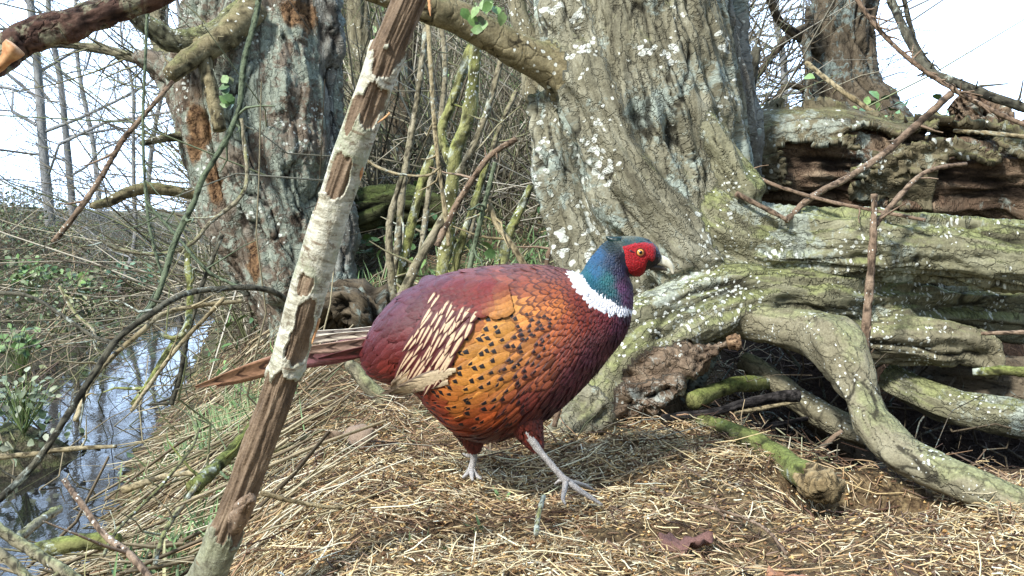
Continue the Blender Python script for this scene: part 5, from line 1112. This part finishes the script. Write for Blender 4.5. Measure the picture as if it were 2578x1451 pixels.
# --- depth of the near (and, mirrored, the far) side for pieces placed in side view
kd = kdtree.KDTree(NU*NV//2); idx = [(i, k) for i in range(0, NU, 2) for k in range(NV//2, NV)]
kd = kdtree.KDTree(len(idx))
PXX, PYY = persp(QX, QY, QD)
for t_, (i, k) in enumerate(idx): kd.insert((PXX[i, k], PYY[i, k], 0), t_)
kd.balance()
def side(px, py, lift=0.0, s=-1):
    px, py = np.asarray(px, float), np.asarray(py, float); out_ = np.zeros(px.shape+(3,))
    for I in np.ndindex(px.shape):
        hits = kd.find_n((px[I], py[I], 0), 3); w = [1/(h[2]+0.3) for h in hits]; sw = sum(w)
        pq = sum(w_*Q3[idx[h[1]]] for w_, h in zip(w, hits))/sw; nn = sum(w_*BN[idx[h[1]]] for w_, h in zip(w, hits))/sw
        f = 1+abs(pq[2])/FPX; qx_, qy_ = 1289+(px[I]-1289)/f, 725.5+(py[I]-725.5)/f
        b = W3(np.array(qx_), np.array(qy_), np.array(pq[2])); nn = nn/np.linalg.norm(nn)
        b = b+nn*(lift if np.isscalar(lift) else lift[I])
        if s > 0:
            fw = np.array((0, _cp, -_sp)); dd = np.dot(b-P(1289, 725.5, BD), fw); b = b-2*dd*fw
        out_[I] = b
    return out_
# --- wings: layered coverts and folded flight feathers
def wing(s):
    g = Geo()
    def fe(x, y, dx, dy, Lp, Wp, h0, h1, col, pat_, n=7):
        d = np.array((dx, dy), float); d /= np.linalg.norm(d); sd_ = np.array((-d[1], d[0]))
        X = x+d[0]*FV[:, None]*Lp+sd_[0]*FU[None]*FW[:, None]*Wp; Y = y+d[1]*FV[:, None]*Lp+sd_[1]*FU[None]*FW[:, None]*Wp
        hg = (h0+(h1-h0)*FV)[:, None]+0.0012*(1-FU[None]**2)
        V = side(X, Y, np.broadcast_to(hg, X.shape), s)
        fuv = np.stack(np.broadcast_arrays(FU[None]+0*X, FV[:, None]+0*X, random.random()+0*X), -1)
        g.add(V.reshape(-1, 3), gridq(7, 5, False), Col=np.tile(np.append(np.clip(col, 0.003, 0.95), 1), (35, 1)), fuv=fuv.reshape(-1, 3), pat=np.tile(pat_, (35, 1)))
    # folded flight feathers: tan with dark edges, under the coverts
    for k in range(9):
        f = k/8; x0, y0 = 1130-f*35, 952-f*70+8; fe(x0, y0, -1, 0.16+0.40*f*1.2, 150-24*f, 11, 0.003-0.0002*k, 0.006, lin((176, 146, 108)) if k % 2 else lin((206, 184, 150)), (0, 0.8, 0))
    for k in range(5): fe(1150-k*10, 930+k*7, -1, 0.16, 100+12*k, 9, 0.0045, 0.0065, lin((196, 176, 142)), (0, 1, 0))
    # long streaked coverts, maroon with cream centres
    for r, (xa, ya, xb, yb, n, Lp) in enumerate([(1056, 852, 1142, 902, 9, 100), (1068, 818, 1158, 872, 10, 92), (1080, 786, 1174, 840, 10, 84), (1094, 758, 1192, 808, 10, 74), (1108, 736, 1214, 780, 10, 58)]):
        for k in range(n):
            f = (k+0.5*(r % 2))/(n-0.5); x, y = xa+(xb-xa)*f+random.uniform(-5, 5), ya+(yb-ya)*f+random.uniform(-7, 7); aj = random.uniform(-0.14, 0.14)
            pale = sstep(0.5, 0.8, f+0.2*random.uniform(-1, 1))
            if pale > 0.6 and r > 0: fe(x, y, -0.50+aj, 0.86, Lp*0.8*random.uniform(0.8, 1.15), 9.5, 0.0035+0.0004*r, 0.0052+0.0004*r, lin((196, 178, 150)), (0, random.uniform(0.2, 0.75), 1))
            else: fe(x, y, -0.52+aj, 0.83, Lp*random.uniform(0.8, 1.15), 10.5, 0.0035+0.0004*r, 0.0052+0.0004*r, lin((120, 40, 36)), (0, 0, 1))
    # maroon scapulars over the top of the wing
    for r in range(5):
        for k in range(11):
            f = k/10; x = 1100+f*180+r*3; y = 706+13*r+18*f+6*(k % 2); c = idw(np.array(x-20.), np.array(y+10.), ANCH)
            fe(x, y, -0.9, 0.42, 46, 15, 0.0035, 0.0062, c*random.uniform(0.85, 1.15), (0, 0.25, 0))
    return g.build('wing', PMAT, ph)
wing(-1); wing(1)
# --- tail
tailM = M_('tail_feather', 0.5, 0.3); c = tailM.attr('Col', 'Color'); f = tailM.attr('fuv'); u, v = tailM.xyz(f, 0), tailM.xyz(f, 1)
bar = tailM.math('ADD', tailM.math('MULTIPLY', v, 150), tailM.math('ADD', tailM.math('MULTIPLY', tailM.math('ABSOLUTE', u), 3.5), tailM.math('MULTIPLY', tailM.noise(tailM.obj(), 60, 2), 3)))
bm_ = tailM.ss(tailM.math('SINE', bar), 0.55, 0.9); c = tailM.mix(tailM.math('MULTIPLY', bm_, tailM.ss(tailM.math('ABSOLUTE', u), 0.15, 0.9, 0.85, 0.25)), c, (0.03, 0.012, 0.012))
brb = tailM.noise(tailM.map(f, (3, 90, 1)), 1.0, 3); c = tailM.mix(1.0, c, tailM.ramp(brb, [(0.3, (0.65,)*3), (0.7, (1.3,)*3)]), 'MULTIPLY')
tailM = tailM.out(c, tailM.bump(brb, 0.5, 0.001))
def tail_feather(lst, dd, wpx, col, tip=None, roll=0.5):
    q = catmull(np.array([(x, y, BD+d_, w) for (x, y), d_, w in zip(lst, dd, wpx)], float), 40); g = Geo(); V = []; C_ = []; F_ = []
    ctr = np.array([P(a, b, d_) for a, b, d_ in q[:, :3]]); t = nrm(np.gradient(ctr, axis=0))
    up = np.array((0, math.sin(roll)*-1, math.cos(roll)))
    s0 = np.concatenate([[0], np.cumsum(np.linalg.norm(np.diff(ctr, axis=0), axis=1))])
    sd_ = nrm(np.cross(np.cross(t, up), t)); nn = np.cross(t, sd_)
    for k in range(40):
        for a in np.linspace(-1, 1, 7):
            V.append(ctr[k]+sd_[k]*a*q[k, 3]*1.3*PM(BD)+nn[k]*(-0.0022*(1-a*a))*np.sign(nn[k, 1])*-1); F_.append((a, s0[k], 0))
            c0 = lin(col) if tip is None else lin(col)*(1-sstep(0.45, 0.65, k/39))+lin(tip)*sstep(0.45, 0.65, k/39)
            C_.append(np.append(c0, 1))
    g.add(np.array(V), gridq(40, 7, False), Col=np.array(C_), fuv=np.array(F_)); ob = g.build('tail_feather', tailM, ph)
    md = ob.modifiers.new('thickness', 'SOLIDIFY'); md.thickness = 0.0008
    return ob
MV, GB = (160, 112, 116), (172, 132, 104)
tail_feather([(960, 855), (860, 885), (760, 905), (680, 922), (600, 945), (490, 976)], (0, .02, .03, .04, .05, .06), (14, 19, 19, 20, 16, 2), MV, GB)
tail_feather([(960, 870), (860, 898), (760, 915), (680, 930), (600, 955), (545, 974)], (0.01, .03, .04, .05, .06, .06), (12, 14, 14, 15, 11, 2), (138, 88, 94), (160, 120, 94))
tail_feather([(960, 845), (870, 872), (780, 892), (690, 908), (610, 925)], (0.02, .04, .05, .06, .07), (12, 15, 14, 12, 2), (146, 104, 108), (172, 138, 112))
tail_feather([(950, 862), (870, 872), (800, 880), (740, 886)], (-.01, .0, .01, .01), (12, 12, 10, 2), (176, 146, 128))
tail_feather([(950, 842), (870, 846), (800, 856), (750, 866)], (.0, .01, .02, .02), (8, 8, 8, 2), (214, 204, 182))
tail_feather([(950, 828), (870, 836), (800, 840), (740, 846)], (.02, .03, .04, .04), (6, 6, 6, 2), (226, 218, 200))
tail_feather([(950, 880), (870, 895), (800, 905)], (-.01, -.01, 0), (14, 11, 2), (96, 48, 48))
# --- face wattle, eye, beak, ear tufts
def patch(poly, lift, mat, name, st=1.6, par=ph, bumpy=0.0004):
    poly = np.array(poly, float); x = np.arange(poly[:, 0].min(), poly[:, 0].max()+st, st); y = np.arange(poly[:, 1].min(), poly[:, 1].max()+st, st)
    X, Y = np.meshgrid(x, y); D = np.full(X.shape, 99.0)
    for i in range(len(poly)):
        a, b = poly[i], poly[(i+1) % len(poly)]; ab = b-a; tt = np.clip(((X-a[0])*ab[0]+(Y-a[1])*ab[1])/(ab@ab), 0, 1); D = np.minimum(D, np.hypot(X-a[0]-tt*ab[0], Y-a[1]-tt*ab[1]))
    ins = inpoly(X, Y, poly); D = np.where(ins, D, -D)
    hgt = lift*np.clip(D/7, -0.8, 1)**1.0+bumpy*vnoise(np.stack([X*0.45, Y*0.45, 0*X], -1), 4)
    V = side(X, Y, hgt); q = gridq(len(y), len(x), False); kq = (D.ravel()[q] > -2.2).all(1)
    g = Geo(); used = np.unique(q[kq]); re = -np.ones(X.size, int); re[used] = np.arange(len(used))
    g.add(V.reshape(-1, 3)[used], re[q[kq]]); return g.build(name, mat, par)
wm = M_('red_wattle', 0.5, 0.35); o_ = wm.noise(wm.obj(), 420, 3, 0.6)
wm = wm.out(wm.ramp(o_, [(0.3, lin((110, 10, 18))), (0.7, lin((196, 26, 34)))]), wm.bump(o_, 1.0, 0.003))
wat = patch([(1567, 620), (1585, 617), (1600, 612), (1625, 610), (1644, 614), (1651, 625), (1650, 650), (1643, 660), (1632, 655), (1627, 668), (1623, 686), (1612, 696), (1597, 697), (1585, 688), (1577, 668), (1573, 645)], 0.0022, wm, 'wattle')
dkm = M_('dark_skin', 0.5, 0.3).out(lin((52, 26, 38)))
patch([(1577, 627), (1590, 626), (1603, 634), (1603, 644), (1590, 642), (1579, 636)], 0.0032, dkm, 'eye_patch', 1.2)
ec = side(np.array(1611.0), np.array(636.0), 0.0012)
def ball(name, c, r, mat, par, sc=(1, 1, 1)):
    n, m_ = 14, 20; th = np.linspace(0, math.pi, n)[:, None]; fi = np.linspace(0, 2*math.pi, m_, endpoint=False)[None]
    V = np.stack([np.sin(th)*np.cos(fi)*sc[0], np.sin(th)*np.sin(fi)*sc[1], np.cos(th)*sc[2]+0*fi], -1)*r+c
    g = Geo(); g.add(V, gridq(n, m_)); return g.build(name, mat, par)
irm = M_('amber_iris', 0.15, 0.5).out(lin((226, 160, 84))); pum = M_('pupil', 0.05, 0.6).out((0.004, 0.004, 0.004)); lid = M_('eyelid', 0.6, 0.2).out(lin((96, 40, 30)))
eye = ball('eye', ec, 0.0058, irm, ph, (1, 0.75, 1)); ball('pupil', ec+np.array((0.0002, -0.0032, 0)), 0.0030, pum, eye, (1, 0.62, 1))
g = Geo(); th = np.linspace(0, 2*math.pi, 25); tube(g, ec+np.stack([np.cos(th)*0.0062, 0*th-0.0016, np.sin(th)*0.0060], -1), np.full(25, 0.0011), 8, 0.001, caps=False); g.build('eyelid', lid, ph)
hm = M_('horn', 0.35, 0.4); hm = hm.out(hm.ramp(hm.noise(hm.obj(), 200, 3), [(0.3, lin((196, 192, 166))), (0.7, lin((232, 228, 208)))]))
g = Geo(); pts, rad = pp([(1638, 655, 11), (1656, 655, 13.5), (1674, 660, 12), (1688, 671, 8), (1695, 690, 2)], BD); tube(g, pts, rad, 24, 0.0015, flat=0.8); g.build('upper_beak', hm, ph)
g = Geo(); pts, rad = pp([(1636, 674, 8), (1652, 673, 8), (1668, 676, 6), (1680, 681, 2)], BD); tube(g, pts, rad, 20, 0.0015, flat=0.8); g.build('lower_beak', M_('dark_horn', 0.4, 0.4).out(lin((70, 64, 56))), ph)
dk = M_('tuft_green', 0.35, 0.4).out(lin((16, 44, 42)))
for s in (-1, 1):
    g = Geo(); pts, rad = pp([(1560, 610, 14), (1540, 604, 9), (1526, 597, 2)], BD+s*0.014); tube(g, pts, rad, 12, 0.002, lumpy(200, 0.0008, 4), lobe=0.2); g.build('ear_tuft', dk, ph)
# --- legs
legM = M_('scaled_leg', 0.5, 0.3); sc_ = legM.voro(legM.obj(), 330, 'DISTANCE_TO_EDGE'); lc = legM.mix(legM.ss(sc_, 0, 0.12), lin((104, 98, 94)), lin((178, 174, 168)))
legM = legM.out(lc, legM.bump(sc_, 0.7, 0.001))
def leg(th_pts, tar, toes, d, far):
    g = Geo(); pts, rad = pp(tar, d); tube(g, pts, rad, 16, 0.003, lumpy(160, 0.0009, 3), lobe=0.12, seed=far)
    o_ = g.build('leg', legM, ph)
    for tl_ in toes:
        g = Geo(); pts, rad = pp(tl_, d); tube(g, pts, rad, 12, 0.003, lumpy(220, 0.0008, 5), lobe=0.12); g.build('toe', legM, o_)
    return o_
ND, FD = BD-0.045, BD+0.05
leg(None, [(1325, 1085, 13), (1348, 1122, 10), (1375, 1155, 8.5), (1405, 1190, 8.5), (1428, 1214, 11)], [
    [(1426, 1212, 9), (1455, 1232, 8, -.005), (1485, 1252, 6.5, -.01), (1516, 1271, 3, -.015)],
    [(1424, 1212, 8), (1421, 1235, 7, -.02), (1417, 1256, 5.5, -.035), (1424, 1270, 2.5, -.045)],
    [(1430, 1212, 7), (1458, 1218, 6, .02), (1480, 1226, 5, .035), (1498, 1236, 2.5, .045)],
    [(1420, 1207, 6), (1406, 1212, 5), (1396, 1220, 2)]], ND, 1)
leg(None, [(1192, 1085, 13), (1194, 1125, 10), (1192, 1155, 9), (1186, 1184, 9)], [
    [(1187, 1180, 8), (1178, 1192, 7, -.01), (1165, 1203, 3, -.02)],
    [(1187, 1182, 8), (1196, 1196, 7, -.01), (1212, 1206, 3, -.02)],
    [(1186, 1182, 8), (1188, 1198, 6, -.02), (1190, 1210, 3, -.03)],
    [(1184, 1150, 5), (1172, 1146, 4), (1164, 1142, 1.5)]], FD, 2)
def thigh(lst, d, seed):
    """feathered thigh: tapered plume with loose feather tips"""
    g = Geo(); pts, rad = pp(lst, d); C, R, u_, w_ = tube(g, pts, rad, 40, 0.003, lumpy(90, 0.003, seed), lobe=0.15, seed=seed)
    nv = g.n; base = g.V[0]; cl = np.tile(np.append(lin((96, 38, 26)), 1), (nv, 1)); g2 = Geo(); g2.add(base, g.Q[0], g.T[0], Col=cl, fuv=np.zeros((nv, 3)), pat=np.zeros((nv, 3)))
    n = 420; k = RNG.integers(0, len(C)-2, n); a = RNG.uniform(0, 6.28, n); dr = u_[k]*np.cos(a)[:, None]+w_[k]*np.sin(a)[:, None]
    t = nrm(C[np.minimum(k+2, len(C)-1)]-C[k]); p0 = C[k]+dr*R[k][:, None]*0.96; sd_ = np.cross(t, dr)
    V = p0[:, None, None]+t[:, None, None]*(FV[None, :, None, None]*0.017)+sd_[:, None, None]*(FU[None, None, :, None]*FW[None, :, None, None]*0.0042)+dr[:, None, None]*(0.0012+0.001*FV[None, :, None, None]-0.006*FV[None, :, None, None]**2*0.4)
    q = gridq(7, 5, False); fuv = np.stack(np.broadcast_arrays(FU[None, None]+0*V[..., 0], FV[None, :, None]+0*V[..., 0], 0*V[..., 0]), -1)
    cl = np.clip(lin((104, 42, 28))*(1+0.25*RNG.normal(size=(n, 1))), 0.004, 0.5)
    g2.add(V.reshape(-1, 3), (q[None]+(np.arange(n)*35)[:, None, None]).reshape(-1, 4), Col=np.repeat(np.column_stack([cl, np.ones(n)]), 35, 0), fuv=fuv.reshape(-1, 3), pat=np.tile((0, 0.4, 0), (n*35, 1)))
    return g2.build('thigh', PMAT, ph)
thigh([(1290, 985, 62), (1312, 1040, 50), (1332, 1085, 30), (1348, 1118, 13)], BD-0.03, 3)
thigh([(1180, 1010, 70), (1185, 1060, 52), (1190, 1095, 28), (1193, 1122, 12)], BD+0.03, 4)
